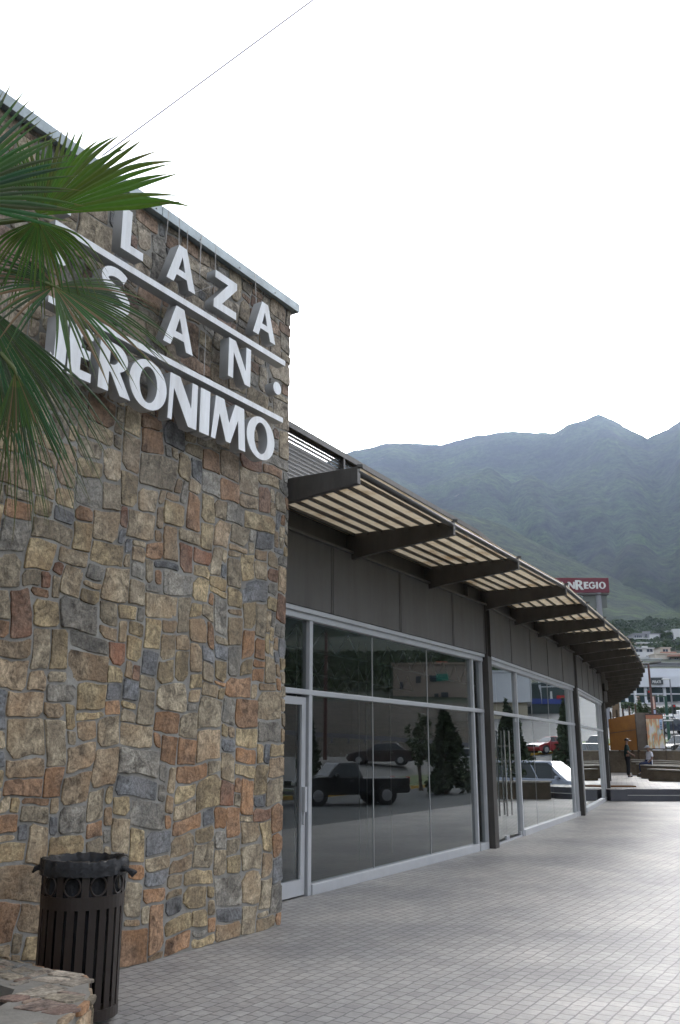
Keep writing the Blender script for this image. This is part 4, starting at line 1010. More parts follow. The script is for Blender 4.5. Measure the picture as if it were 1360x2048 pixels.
car('parked_suv', 'dark SUV facing the shops, mirrored in the third window', 'SUV', seen_in(2, 1186, 62), heading(maz(2, 160)), *SUV, (.02, .02, .022), 1.9, (1.4, -1.4), .37, grille=True)
def far_car(u, Y, nm, label, cat, az, prof_, col, **k):
    p = at(u, 1503, Y); p.z = gxy(p.x, p.y); return car(nm, label, cat, p, heading(az), *prof_, col, **k)
far_car(1351, 106, 'dark_suv', 'dark blue SUV on the road beyond the grass bank', 'SUV', 78, SUV, (.012, .016, .035), wb=(1.4, -1.4), wr=.36)
far_car(1368, 125, 'white_pickup', 'white pickup behind the dark blue SUV', 'pickup truck', 85, PICK, (.75, .75, .75), wb=(1.5, -1.55), wr=.38, bed=(-.6, -2.6, 1.05))
bt = at(1371, 1503, 68); car('black_truck', 'black truck with chrome grille cut by the right edge', 'truck', (bt.x, bt.y, gxy(bt.x, bt.y)), heading(-115), *SUV, (.02, .018, .02), 2.0, (1.4, -1.4), .4, grille=True)
for k, (u, Y) in enumerate(((1226, 175), (1213, 178))):
    far_car(u, Y, 'parked_car', ['white car parked by the far grass verge at left of the trees', 'pale car half hidden by the canopy end at the far verge'][k], 'car', 60, SEDAN, (.6, .6, .62), wb=(1.4, -1.35), group='cars by the far verge')

# ------------------------------------------------------------------ terrace: low stone walls, people, hoarding
def tp(u, Y, z=TZ): p = at(u, 1503, Y); return Vector((p.x, p.y, z))
M_lowstone = new_mat('low_wall_stone', (.16, .125, .085), .9, var=.5, vscale=2.2, bump=.8, bscale=9, bdist=.04)
M_capstone = new_mat('cap_stone', (.36, .33, .28), .85, var=.35, vscale=5)
walls = [(1300, 40.4, .50, (16.2, 36.8), 'nearest low stone wall on the terrace'), (1285, 44.1, .62, (17.2, 40.6), 'second low stone wall on the terrace, the seated man at its far side'),
         (1275, 46.9, .64, (18.2, 44.0), 'third low stone wall, the one the man in white sits on'), (1263, 49.8, .72, (19.5, 47.6), 'fourth low stone wall on the terrace, beside the standing man'),
         (1261, 52.6, .80, (20.5, 51.0), 'fifth low stone wall on the terrace, far one in front of the hoarding')]
for u, Y, h, (x2, y2), lab in walls:
    a = tp(u, Y, 0); b = Vector((x2, y2, 0)); d = (b - a).normalized(); n = Vector((-d.y, d.x, 0)) * .28
    t = thing('low_stone_wall', lab, 'low wall', (a.x, a.y, TZ), group='staggered low stone walls on the terrace'); bm = B(); q = [a - n, b - n, b + n, a + n]; q = [p - a for p in q]
    lo = [bm.verts.new((p.x, p.y, 0)) for p in q]; hi = [bm.verts.new((p.x, p.y, h * (1 if k in (0, 3) else .82) - .05)) for k, p in enumerate(q)]
    bm.faces.new(lo[::-1]); bm.faces.new(hi)
    for i in range(4): bm.faces.new((lo[i], lo[(i + 1) % 4], hi[(i + 1) % 4], hi[i]))
    obj('stone_body', bm, M_lowstone, t)
    bm = B(); q = [a - n * 1.15, b - n * 1.15, b + n * 1.15, a + n * 1.15]; q = [p - a for p in q]
    lo = [bm.verts.new((p.x, p.y, h * (1 if k in (0, 3) else .82) - .045)) for k, p in enumerate(q)]; hi = [bm.verts.new((p.x, p.y, h * (1 if k in (0, 3) else .82))) for k, p in enumerate(q)]
    bm.faces.new(lo[::-1]); bm.faces.new(hi)
    for i in range(4): bm.faces.new((lo[i], lo[(i + 1) % 4], hi[(i + 1) % 4], hi[i]))
    obj('cap', bm, M_capstone, t)
# planter just right of the frame, mirrored in the second window
M_leaf = new_mat('foliage', (.06, .10, .03), .7, var=.5, vscale=2, col2=(.025, .045, .015))
M_leaf2 = new_mat('conifer_foliage', (.05, .085, .035), .8, var=.5, vscale=2)
def foliage(bm, c, rx, rz, n, seed, size, cone=False):
    rnd = random.Random(seed)
    blobs = [(Vector((rnd.gauss(0, .45), rnd.gauss(0, .45), rnd.uniform(-.85, .9))), rnd.uniform(.22, .42)) for _ in range(26)]
    for k in range(n):
        b, r = rnd.choice(blobs); v = Vector((rnd.gauss(0, 1), rnd.gauss(0, 1), rnd.gauss(0, 1))).normalized() * r * rnd.uniform(.5, 1.1) + b
        sc = (1.15 - .95 * (v.z + 1) / 2) if cone else math.sqrt(max(.12, 1.1 - v.z * v.z * .8))
        p = Vector(c) + Vector((v.x * rx * sc, v.y * rx * sc, v.z * rz))
        a = Vector((rnd.gauss(0, 1), rnd.gauss(0, 1), rnd.gauss(0, .6))).normalized(); q = a.cross(Vector((rnd.gauss(0, 1), rnd.gauss(0, 1), rnd.gauss(0, 1)))).normalized()
        s = size * rnd.uniform(.5, 1.3)
        bm.faces.new([bm.verts.new(p + a * s), bm.verts.new(p + q * s * .45), bm.verts.new(p - a * s), bm.verts.new(p - q * s * .45)])
def tree(name, label, cat, loc, h, rx, seed, n=2500, cone=False, trunk=.3, size=.12, mat=None, group=None):
    t = thing(name, label, cat, loc, group=group); bm = B(); foliage(bm, (0, 0, h * (.5 + trunk / 2)), rx, h * (.5 - trunk / 2), n, seed, size, cone); obj('crown', bm, mat or M_leaf, t)
    bm = B(); rnd = random.Random(seed); tube(bm, [(0, 0, 0), (.03 * h, 0, h * .3), (0, .02 * h, h * .6), (0, 0, h * .85)], [.035 * h, .028 * h, .018 * h, .008 * h], 10)
    for k in range(6):
        a = rnd.uniform(0, 6.28); z = h * rnd.uniform(.3, .7); tube(bm, [(0, 0, z), (math.cos(a) * rx * .6, math.sin(a) * rx * .6, z + h * .15)], [.012 * h, .004 * h], 6)
    obj('trunk', bm, M_trunk, t); return t
pl = mirror(1, (lambda d: d * 29.8)((lambda v: Vector((v.x, v.y, 0)).normalized())(ray(1088, 1503))))
t = thing('bench_planter', 'low stone planter with a small bush, mirrored at the foot of the second window', 'planter', (12.75, 30.2, 0), R(-40)); bm = B(); box(bm, (0, 0, .12), (2.3, .8, .85)); obj('stone_body', bm, M_lowstone, t); bm = B(); box(bm, (0, 0, .57), (2.4, .9, .055)); obj('cap', bm, M_capstone, t)
tree('small_bush', 'small thin bush growing in the low planter outside the second window', 'bush', (12.75, 30.2, .6), .9, .45, 77, n=500, trunk=.1, size=.07)

# brown mat and a crate by the wall
mt = tp(1233, 33.4); bm = B(); box(bm, (0, 0, .03), (1.0, .7, .05)); o = obj('door_mat', bm, new_mat('mat_brown', (.16, .08, .04), .95), bevel=.01); o.location = mt; tag(o, 'brown door mat lying on the terrace just above the steps', 'door mat')

def person(name, label, joints, radii, edges, skin, parts, loc, rz):
    t = thing(name, label, 'person', loc, rz)
    me = bpy.data.meshes.new('body'); me.from_pydata([Vector(j) for j in joints], edges, []); o = bpy.data.objects.new('body', me); C.objects.link(o); o.parent = t
    me.materials.append(skin); md = o.modifiers.new('skin', 'SKIN'); me.skin_vertices.new() if not me.skin_vertices else None
    for i, r in enumerate(radii): me.skin_vertices[0].data[i].radius = (r, r) if not isinstance(r, tuple) else r
    me.skin_vertices[0].data[0].use_root = True
    o.modifiers.new('sub', 'SUBSURF').levels = 2; o.modifiers['sub'].render_levels = 2
    for nm, sk, m in parts:
        js, rs, es = sk; me = bpy.data.meshes.new(nm); me.from_pydata([Vector(j) for j in js], es, []); c = bpy.data.objects.new(nm, me); C.objects.link(c); c.parent = t; me.materials.append(m)
        c.modifiers.new('skin', 'SKIN'); me.skin_vertices.new() if not me.skin_vertices else None
        for i, r in enumerate(rs): me.skin_vertices[0].data[i].radius = (r, r) if not isinstance(r, tuple) else r
        me.skin_vertices[0].data[0].use_root = True
        c.modifiers.new('sub', 'SUBSURF').levels = 2; c.modifiers['sub'].render_levels = 2
    return t
M_skin = new_mat('skin', (.22, .12, .08), .6); M_dkgreen = new_mat('dark_green_shirt', (.018, .04, .035), .9, bump=.2, bscale=12); M_dktrou = new_mat('dark_trousers', (.012, .012, .014), .9)
M_wshirt = new_mat('white_shirt', (.6, .6, .66), .9, bump=.2, bscale=12); M_navy = new_mat('navy_jeans', (.02, .028, .07), .9); M_hair = new_mat('hair', (.012, .01, .01), .8); M_capgrey = new_mat('grey_cap', (.28, .30, .34), .8)
def hand(base, d, side, seed=0):       # joints, radii, edges of five fingers rooted in a palm
    js, rs, es = [], [], []
    for k in range(5):
        off = side * (-.03 + .02 * k) if k < 4 else side * -.042; L = (.055, .07, .065, .05, .05)[k]; dd = d if k < 4 else (d - side * .8).normalized()
        i0 = len(js); js += [base + off, base + off + dd * L * .55, base + off + dd * L + Vector((0, 0, -.012))]; rs += [.011, .009, .007]; es += [(i0, i0 + 1), (i0 + 1, i0 + 2)]
    return js, rs, es
def cap_on(t, c, m):
    bm = B(); bmesh.ops.create_uvsphere(bm, u_segments=20, v_segments=12, radius=1)
    for v in bm.verts: v.co = Vector((c[0] + v.co.x * .118, c[1] + v.co.y * .100, c[2] + max(-.05, v.co.z) * .105))
    n0 = len(bm.verts); L_ = []
    for k in range(13):
        a = R(-75 + 150 * k / 12); L_.append((bm.verts.new((c[0] + .105 * math.cos(a), c[1] + .095 * math.sin(a), c[2] + .012)), bm.verts.new((c[0] + .10 + .11 * math.cos(a), c[1] + .10 * math.sin(a), c[2] - .012))))
    for p, q in zip(L_, L_[1:]): bm.faces.new((p[0], p[1], q[1], q[0]))
    obj('cap', bm, m, t, smooth=True)
# standing man: faces local +x
def standing():
    J = [(0, 0, .98), (0, 0, 1.18), (-.01, 0, 1.38), (0, 0, 1.50), (.015, 0, 1.57), (.02, 0, 1.66), (.015, 0, 1.74),          # 0-6 pelvis..head
         (-.01, .19, 1.43), (.03, .26, 1.16), (.24, .17, 1.04), (.30, .14, 1.02),                                      # 7-10 left arm, forearm forward
         (-.01, -.19, 1.43), (.02, -.26, 1.16), (.24, -.16, 1.02), (.30, -.13, 1.00),                                   # 11-14
         (0, .10, .92), (.02, .11, .50), (-.01, .12, .09), (.14, .13, .04), (0, -.10, .92), (.0, -.11, .50), (-.04, -.12, .09), (.11, -.14, .04), (.10, 0, 1.655)]
    Rr = [(.13, .16), (.12, .15), (.12, .17), .055, .055, (.085, .075), (.06, .06), .055, .045, .034, .03, .055, .045, .034, .03, .085, .06, .045, .03, .085, .06, .045, .03, .018]
    Ee = [(0, 1), (1, 2), (2, 3), (3, 4), (4, 5), (5, 6), (2, 7), (7, 8), (8, 9), (9, 10), (2, 11), (11, 12), (12, 13), (13, 14), (0, 15), (15, 16), (16, 17), (17, 18), (0, 19), (19, 20), (20, 21), (21, 22), (5, 23)]
    for b in (10, 14):
        s = len(J); h = hand(Vector(J[b]), Vector((.8, -.5 if b == 10 else .5, -.3)).normalized(), Vector((0, 0, 1)))
        for q, r in zip(h[0], h[1]): J.append(tuple(q)); Rr.append(r)
        Ee += [(a + s, c + s) for a, c in h[2]]; Ee += [(b, s + 3 * k) for k in range(5)]
    shirt = ([(0, 0, .84), (0, 0, 1.16), (-.01, 0, 1.38), (-.01, .2, 1.43), (.02, .26, 1.20), (-.01, -.2, 1.43), (.01, -.26, 1.20), (0, 0, 1.49)], [.168, .172, .165, .09, .08, .09, .08, .07], [(0, 1), (1, 2), (2, 3), (3, 4), (2, 5), (5, 6), (2, 7)])
    trou = ([(0, 0, 1.0), (0, .10, .82), (.02, .11, .50), (-.01, .12, .07), (0, -.10, .90), (0, -.11, .50), (-.04, -.12, .07)], [.16, .115, .095, .085, .115, .095, .085], [(0, 1), (1, 2), (2, 3), (0, 4), (4, 5), (5, 6)])
    cap = ([(.0, 0, 1.70), (.0, 0, 1.77), (.10, 0, 1.715), (.17, 0, 1.70)], [(.105, .10), (.085, .085), (.05, .07), (.015, .05)], [(0, 1), (0, 2), (2, 3)])
    shoe = lambda y, dx: ([(-.05 + dx, y, .045), (.08 + dx, y, .045), (.19 + dx, y, .035)], [.05, .05, .035], [(0, 1), (1, 2)])
    return J, Rr, Ee, [('shirt', shirt, M_dkgreen), ('trousers', trou, M_dktrou), ('shoe', shoe(.12, 0), M_black), ('shoe', shoe(-.12, -.03), M_black)]
J, Rr, Ee, PP = standing(); mp_ = tp(1254, 46.2)
pm = person('person', 'man standing in dark cap, dark green shirt and black trousers, hands in front', J, Rr, Ee, M_skin, PP, mp_, R(-12))
pm.scale = (1.03, 1.03, 1.03); cap_on(pm, (.02, 0, 1.70), M_black)
def seated():
    J = [(0, 0, .1), (-.0, 0, .30), (-.03, 0, .50), (-.01, 0, .62), (.01, 0, .68), (.03, 0, .78), (.02, 0, .86),
         (-.03, .18, .55), (-.04, .24, .30), (.14, .16, .12), (.19, .14, .10), (-.03, -.18, .55), (-.04, -.24, .30), (.14, -.16, .12), (.19, -.14, .10),
         (.05, .10, .08), (.42, .13, .07), (.44, .12, -.36), (.56, .13, -.42), (.05, -.10, .08), (.42, -.13, .07), (.40, -.12, -.36), (.52, -.13, -.42), (.12, 0, .775)]
    Rr = [(.13, .16), (.115, .14), (.12, .16), .05, .05, (.085, .075), (.06, .06), .055, .045, .034, .03, .055, .045, .034, .03, .085, .06, .045, .03, .085, .06, .045, .03, .018]
    Ee = [(0, 1), (1, 2), (2, 3), (3, 4), (4, 5), (5, 6), (2, 7), (7, 8), (8, 9), (9, 10), (2, 11), (11, 12), (12, 13), (13, 14), (0, 15), (15, 16), (16, 17), (17, 18), (0, 19), (19, 20), (20, 21), (21, 22), (5, 23)]
    for b in (10, 14):
        s = len(J); h = hand(Vector(J[b]), Vector((.95, 0, -.3)).normalized(), Vector((0, 1, 0)))
        for q, r in zip(h[0], h[1]): J.append(tuple(q)); Rr.append(r)
        Ee += [(a + s, c + s) for a, c in h[2]]; Ee += [(b, s + 3 * k) for k in range(5)]
    shirt = ([(0, 0, -.04), (0, 0, .30), (-.03, 0, .52), (-.03, .19, .55), (-.04, .235, .36), (-.03, -.19, .55), (-.04, -.235, .36), (-.01, 0, .61)], [.165, .165, .155, .085, .075, .085, .075, .065], [(0, 1), (1, 2), (2, 3), (3, 4), (2, 5), (5, 6), (2, 7)])
    trou = ([(0, 0, .08), (.08, .10, .08), (.42, .13, .07), (.44, .12, -.34), (.08, -.10, .08), (.42, -.13, .07), (.40, -.12, -.34)], [(.15, .17), .10, .085, .07, .10, .085, .07], [(0, 1), (1, 2), (2, 3), (0, 4), (4, 5), (5, 6)])
    cap = ([(.01, 0, .82), (.01, 0, .89), (.11, 0, .83), (.17, 0, .82)], [(.105, .10), (.085, .085), (.05, .07), (.015, .05)], [(0, 1), (0, 2), (2, 3)])
    shoe = lambda y, x: ([(x - .04, y, -.41), (x + .07, y, -.42), (x + .16, y, -.43)], [.045, .045, .032], [(0, 1), (1, 2)])
    return J, Rr, Ee, [('shirt', shirt, M_wshirt), ('jeans', trou, M_navy), ('shoe', shoe(.12, .45), M_black), ('shoe', shoe(-.12, .41), M_black)]
J, Rr, Ee, PP = seated(); q = tp(1297, 45.3)
p2_ = person('person', 'man in white shirt, grey cap and dark jeans sitting on a low stone wall', J, Rr, Ee, M_skin, PP, (q.x, q.y, TZ + .59), R(188)); cap_on(p2_, (.03, 0, .82), M_capgrey)

# hoarding with posts, stone base wall, boards
M_ochre = new_mat('ochre_hoarding', (.40, .17, .035), .8, var=.45, vscale=1.2, col2=(.24, .11, .035), bump=.3, bscale=20)
M_board = new_mat('brown_board', (.20, .14, .09), .85, var=.4, vscale=3)
hb = tp(1219, 56); he = tp(1285, 54.6)
t = thing('boundary_wall', 'grey brown stone wall behind the people, running to the right edge', 'wall', (hb.x, hb.y, TZ)); bm = B(); bar(bm, (-1.5, .2, .62), (he.x - hb.x + 5.6, -1.6, .62), .45, 1.24); obj('stone_body', bm, M_lowstone, t); 
bm = B(); bar(bm, (-1.5, .2, 1.265), (he.x - hb.x + 5.6, -1.6, 1.265), .5, .05); obj('cap', bm, M_capstone, t)
t = thing('hoarding', 'ochre painted hoarding panel above the stone wall behind the standing man', 'hoarding', (hb.x, hb.y - .3, TZ)); dx = he.x - hb.x
bm = B(); qs = [(0, 0, 1.3), (dx * 1.04, -.9, 1.3), (dx, -.9, 3.42), (0, 0, 3.1)]
a_ = [bm.verts.new(p) for p in qs]; b_ = [bm.verts.new((p[0], p[1] + .06, p[2])) for p in qs]; bm.faces.new(a_); bm.faces.new(b_[::-1])
for i in range(4): bm.faces.new((a_[i], a_[(i + 1) % 4], b_[(i + 1) % 4], b_[i]))
obj('panel', bm, M_ochre, t)
for k in range(5):
    x = dx * (.10 + .21 * k); bm = B(); bar(bm, (x, .1 - .9 * x / dx, 1.2), (x, .1 - .9 * x / dx, 3.55 + .1 * k), .09, .09, up=Vector((0, 1, 0))); obj('post', bm, M_trunk, t)
bm = B(); bar(bm, (0, -.02, 2.28), (dx * 1.01, -.92, 2.5), .03, .04); obj('rail', bm, M_board, t)
q = tp(1290, 53.6); t = thing('grey_board', 'grey brown upright board between ochre hoarding and poster', 'board', q); bm = B(); box(bm, (0, 0, 2.35), (.78, .08, 2.1)); obj('panel', bm, new_mat('greybrown', (.19, .16, .135), .9, var=.4, vscale=2), t); bm = B(); box(bm, (-.36, .06, 1.7), (.07, .07, 3.3)); obj('post', bm, M_trunk, t)
q = tp(1314, 52.5); t = thing('poster_board', 'leaning framed poster board with orange, green and white streaks', 'poster', q, R(-6))
bm = B(); box(bm, (0, .03, 2.32), (1.0, .06, 1.95)); obj('frame', bm, new_mat('dark_frame', (.05, .03, .03), .5), t)
M_post = bpy.data.materials.new('poster_print'); M_post.use_nodes = True; N_ = M_post.node_tree.nodes; L_ = M_post.node_tree.links
tc = N_.new('ShaderNodeTexCoord'); mp2 = N_.new('ShaderNodeMapping'); mp2.inputs['Scale'].default_value = (3.2, 1, .8); nz = N_.new('ShaderNodeTexNoise'); nz.inputs['Scale'].default_value = 1.4; nz.inputs['Detail'].default_value = 2
rp = N_.new('ShaderNodeValToRGB'); rp.color_ramp.interpolation = 'LINEAR'; els = rp.color_ramp.elements; els[0].position = .30; els[0].color = (.50, .50, .58, 1); els[1].position = .42; els[1].color = (.62, .60, .58, 1)
for ps, cl in ((.48, (.55, .50, .30, 1)), (.54, (.60, .22, .10, 1)), (.60, (.30, .36, .25, 1)), (.68, (.55, .56, .62, 1))): e = els.new(ps); e.color = cl
L_.new(tc.outputs['Object'], mp2.inputs[0]); L_.new(mp2.outputs[0], nz.inputs['Vector']); L_.new(nz.outputs['Fac'], rp.inputs[0]); L_.new(rp.outputs[0], N_['Principled BSDF'].inputs['Base Color'])
bm = B(); box(bm, (0, -.004, 2.2), (.92, .006, 1.62)); obj('print', bm, M_post, t)
bm = B(); box(bm, (0, -.004, 3.12), (.92, .006, .2)); obj('header', bm, new_mat('poster_orange', (.45, .17, .09), .6, var=.3, vscale=6), t)
bm = B(); box(bm, (.34, -.012, 2.7), (.16, .006, .55)); obj('blue_strip', bm, new_mat('poster_blue', (.35, .45, .62), .6), t)
for k in range(5): bm = B(); box(bm, (.34, -.018, 2.78 - .09 * k), (.09, .004, .045)); obj('letter_block', bm, M_black, t)
bm = B(); box(bm, (-.5, .02, 1.1), (.05, .05, 2.2)); obj('leg', bm, M_trunk, t); bm = B(); box(bm, (.5, .02, 1.1), (.05, .05, 2.2)); obj('leg', bm, M_trunk, t)
q = tp(1238, 60); q.z = 0; t = thing('notice_board', 'brown trapezoid board with a white edge standing behind the hoarding', 'board', q)
bm = B(); prof_ = [(-.26, 3.75), (.22, 3.75), (.26, 4.75), (-.06, 4.75), (-.2, 4.4)]
a_ = [bm.verts.new((x, 0, z)) for x, z in prof_]; b_ = [bm.verts.new((x, .06, z)) for x, z in prof_]; bm.faces.new(a_); bm.faces.new(b_[::-1])
for i in range(5): bm.faces.new((a_[i], a_[(i + 1) % 5], b_[(i + 1) % 5], b_[i]))
obj('panel', bm, M_board, t); bm = B(); box(bm, (.31, .02, 4.25), (.07, .05, 1.1)); obj('edge_strip', bm, M_white, t)
for x in (-.2, .2): bm = B(); box(bm, (x, .03, 1.85), (.07, .07, 3.8)); obj('leg', bm, M_trunk, t)
q = tp(1286, 62); tree('dark_bush', 'dense dark green bush behind the grey board, left of the posters', 'bush', (q.x, q.y, .4), 4.4, .95, 5, n=7000, trunk=.25, size=.07)
q = tp(1256, 66); tree('small_shrub', 'thin shrub standing behind the hoarding left of the dark bush', 'bush', (q.x + .8, q.y, .6), 3.2, .5, 6, n=900, trunk=.3, size=.11)
# barrier rails, posts
for k, (zz_, u0, u1, Y, lab) in enumerate(((3.95, 1297, 1352, 64, 'upper white barrier rail beside the bush'), (3.62, 1299, 1352, 63, 'lower white barrier rail just above the poster board'))):
    a = tp(u0, Y); b = tp(u1, Y); a.z = b.z = 0; bm = B(); tube(bm, [(a.x, a.y, zz_), (b.x, b.y, zz_ + .02)], .045, 8); t = thing('barrier_rail', lab, 'barrier', (0, 0, 0)); obj('rail', bm, M_white, t)
    for f_ in (.02, .55, .98): p = a.lerp(b, f_); bm = B(); tube(bm, [(p.x, p.y, .2), (p.x, p.y, zz_)], .035, 6); obj('post', bm, M_steel, t)

# ------------------------------------------------------------------ street furniture beyond
M_pole = new_mat('rust_pole', (.12, .05, .04), .6, var=.3, vscale=4); M_greenpole = new_mat('green_pole', (.02, .07, .05), .5); M_greypole = new_mat('grey_pole', (.22, .22, .24), .5)
def gpt(u, Y): p = at(u, 1503, Y); return Vector((p.x, p.y, gxy(p.x, p.y)))
def topz(v, Y): return at(700, v, Y).z
def lamp(u, Y, vtop, arm, name, label, mat, heads=2, r=.09):
    p = gpt(u, Y); h = topz(vtop, Y) - p.z; t = thing(name, label, 'street lamp', p, group='street lamps beyond the terrace'); bm = B(); tube(bm, [(0, 0, 0), (0, 0, h)], [r * 1.3, r], 10); obj('pole', bm, mat, t)
    for sd in ((-1, 1) if heads == 2 else (-1,)):
        bm = B(); M_ = Matrix.Translation((sd * arm * .55, 0, h + (.10 if sd > 0 else -.02))) @ Matrix.Rotation(R(-8 if sd > 0 else 0), 4, 'Y'); box(bm, (0, 0, 0), (arm * .95, .35, .16), M_); obj('lamp_head', bm, M_steel if heads == 2 else M_white, t, bevel=.04)
lamp(1312, 78, 1328, 1.05, 'street_lamp', 'rust brown lamp post with two dark flat heads in front of the showroom', M_pole)
lamp(1353, 120, 1358, 1.0, 'street_lamp', 'thin grey lamp post with one pale head near the right edge', M_greypole, 1, .09)
lamp(1280, 130, 1372, .1, 'street_lamp', 'slim pale pole just right of the canopy tip', M_white, 1, .07)
# traffic light
p = gpt(1341, 95); t = thing('traffic_light', 'green traffic light pole with a long arm and black signal heads', 'traffic light', p); h = topz(1392, 95) - p.z
bm = B(); tube(bm, [(0, 0, 0), (0, 0, h)], [.17, .14], 10); obj('pole', bm, M_greenpole, t); bm = B(); tube(bm, [(0, 0, h - .05), (-1.4, 0, h), (-3.1, 0, h + .05)], [.07, .06, .04], 8); obj('arm', bm, M_greenpole, t)
for x, z in ((-1.75, h + .1), (.72, h - 1.35)):
    bm = B(); box(bm, (x, -.1, z), (.34, .3, 1.0)); hd = obj('signal_head', bm, M_black, t, bevel=.03)
    for k in range(3): bm = B(); tube(bm, [(x, -.30, z + .32 - .32 * k), (x, -.25, z + .32 - .32 * k)], .1, 12); obj('lens', bm, M_lampr if k == 0 else M_glassdark, hd)
bm = B(); tube(bm, [(0, 0, h - 1.3), (.72, 0, h - 1.3)], .04, 6); obj('bracket', bm, M_greenpole, t)
# pennant banners
M_ban = new_mat('pennant_print', (.60, .28, .20), .7, var=.9, vscale=2.5, col2=(.65, .63, .62))
for u, Y, v0, v1, lab in ((1314, 90, 1393, 1418, 'tall narrow orange and white pennant on a pole in front of the showroom'), (1284, 110, 1391, 1406, 'short narrow orange pennant partly behind the bush top')):
    p = gpt(u, Y); z0, z1 = topz(v1, Y) - p.z, topz(v0, Y) - p.z; t = thing('pennant_banner', lab, 'banner', p, group='pennants in front of the showroom'); bm = B(); tube(bm, [(.25, 0, 0), (.25, 0, z1 + .1)], .05, 8); obj('pole', bm, M_pole, t)
    bm = B(); ps = [(-.16, z1), (.14, z1), (.22, z0 + .3), (.18, z0), (-.02, z0), (-.1, z0 + .5)]; a_ = [bm.verts.new((x, -.03, z)) for x, z in ps]; b_ = [bm.verts.new((x, 0, z)) for x, z in ps]; bm.faces.new(a_); bm.faces.new(b_[::-1])
    for i in range(6): bm.faces.new((a_[i], a_[(i + 1) % 6], b_[(i + 1) % 6], b_[i]))
    obj('cloth', bm, M_ban, t)
    bm = B(); box(bm, (0, -.02, z0 - .35), (.42, .03, .5)); obj('small_sign', bm, new_mat('pale_blue_sign', (.38, .42, .60), .6), t)
p = gpt(1305, 80); h = topz(1416, 80) - p.z; bm = B(); box(bm, (0, 0, h / 2), (.22, .18, h)); o = obj('short_post', bm, M_pole, bevel=.02); o.location = p; tag(o, 'short dark red post standing between the bush and the pennant', 'post')

# showroom building
def wtext(s, size, loc, rotz, mat, name, parent, ext=.02, off=.0, sx_=1.0):
    cu = bpy.data.curves.new(name, 'FONT'); cu.body = s; cu.size = size; cu.extrude = ext; cu.offset = off; cu.align_x = 'LEFT'; cu.align_y = 'BOTTOM_BASELINE'
    tmp = bpy.data.objects.new('tmp', cu); C.objects.link(tmp); dg = bpy.context.evaluated_depsgraph_get(); me = bpy.data.meshes.new_from_object(tmp.evaluated_get(dg)); bpy.data.objects.remove(tmp); bpy.data.curves.remove(cu)
    me.name = name; me.materials.clear(); me.materials.append(mat); me.transform(Matrix.Translation(loc) @ Matrix.Rotation(rotz, 4, 'Z') @ Matrix.Rotation(R(90), 4, 'X') @ Matrix.Scale(sx_, 4, (1, 0, 0)))
    o = bpy.data.objects.new(name, me); C.objects.link(o); o.parent = parent; return o
M_wht = new_mat('white_cladding', (.60, .62, .66), .6, var=.1, vscale=.3)
YS = 190; ml = YS / 1863 / math.cos(0)
def sxp(u): return (u - 678) / 1800 * YS * math.cos(TILT) * 1.0 + (u - 678) / 1800 * 0
def Xat(u, Y, v=1400): d = ray(u, v); return d.x * Y / d.y
def Zat(v, Y): d = ray(1300, v); return EYE + d.z * Y / d.y
X0, X1 = Xat(1236, YS), Xat(1400, YS)
t = thing('showroom', 'long white glass fronted showroom with steel frames across the road', 'building', (0, YS, 0))
zb, zf, zr, zt = Zat(1412, YS), Zat(1374, YS), Zat(1353, YS), Zat(1341, YS)
bm = B(); box(bm, ((X0 + X1) / 2, 9, (zb + zf) / 2 - 1), (X1 - X0 - .4, 16, zf - zb + 2)); obj('glazing', bm, new_mat('showroom_glass', (.03, .06, .065), .12, var=.7, vscale=.22, col2=(.008, .014, .014)), t)
bm = B(); box(bm, ((X0 + X1) / 2 + .6, 9, (zf + zr) / 2), (X1 - X0 - 1.8, 19, zr - zf)); obj('fascia', bm, M_wht, t)
bm = B(); box(bm, ((X0 + X1) / 2 + 2, 12, (zr + zt) / 2 + .35), (X1 - X0 - 1.8, 19, zt - zr + .6)); obj('upper_roof', bm, M_wht, t)
bm = B(); box(bm, ((X0 + X1) / 2, 0, zb + .1), (X1 - X0 + 4, 3, 1.0)); obj('plinth', bm, M_wht, t)
for u in (1237, 1256, 1274, 1295, 1333, 1372): bm = B(); box(bm, (Xat(u, YS), .8, (zb + zf) / 2), (.55, .4, zf - zb)); obj('frame_post', bm, M_greypole if False else M_wht, t)
for u in (1320,): bm = B(); box(bm, (Xat(u, YS), .9, (zb + Zat(1388, YS)) / 2), (.18, .2, Zat(1388, YS) - zb)); obj('frame_post', bm, M_wht, t)
bm = B(); box(bm, ((X0 + X1) / 2, .6, Zat(1387.5, YS)), (X1 - X0, .3, .25)); obj('transom', bm, M_wht, t)
M_signdark = new_mat('dark_sign', (.035, .045, .05), .5)
xa, xb_ = Xat(1303, YS), Xat(1326, YS); bm = B(); box(bm, ((xa + xb_) / 2, -.9, (Zat(1356, YS) + Zat(1369, YS)) / 2), (xb_ - xa, .3, Zat(1356, YS) - Zat(1369, YS))); sgn = obj('name_board', bm, M_signdark, t)
wtext('PIRATI', .80, (xa + .12, -1.08, Zat(1367.2, YS)), 0, M_white, 'lettering', sgn, .02, .012, .78)
bm = B(); box(bm, (xb_ - 1, 4, Zat(1350, YS)), (3.2, 1.5, .8)); obj('roof_unit', bm, M_steel, t)
rnd = random.Random(11)
tree('verge_shrub', 'low shrub on the verge below the showroom, left of the dark bush', 'bush', gpt(1262, 165), 1.3, 2.4, 31, n=1500, trunk=.1, size=.2)
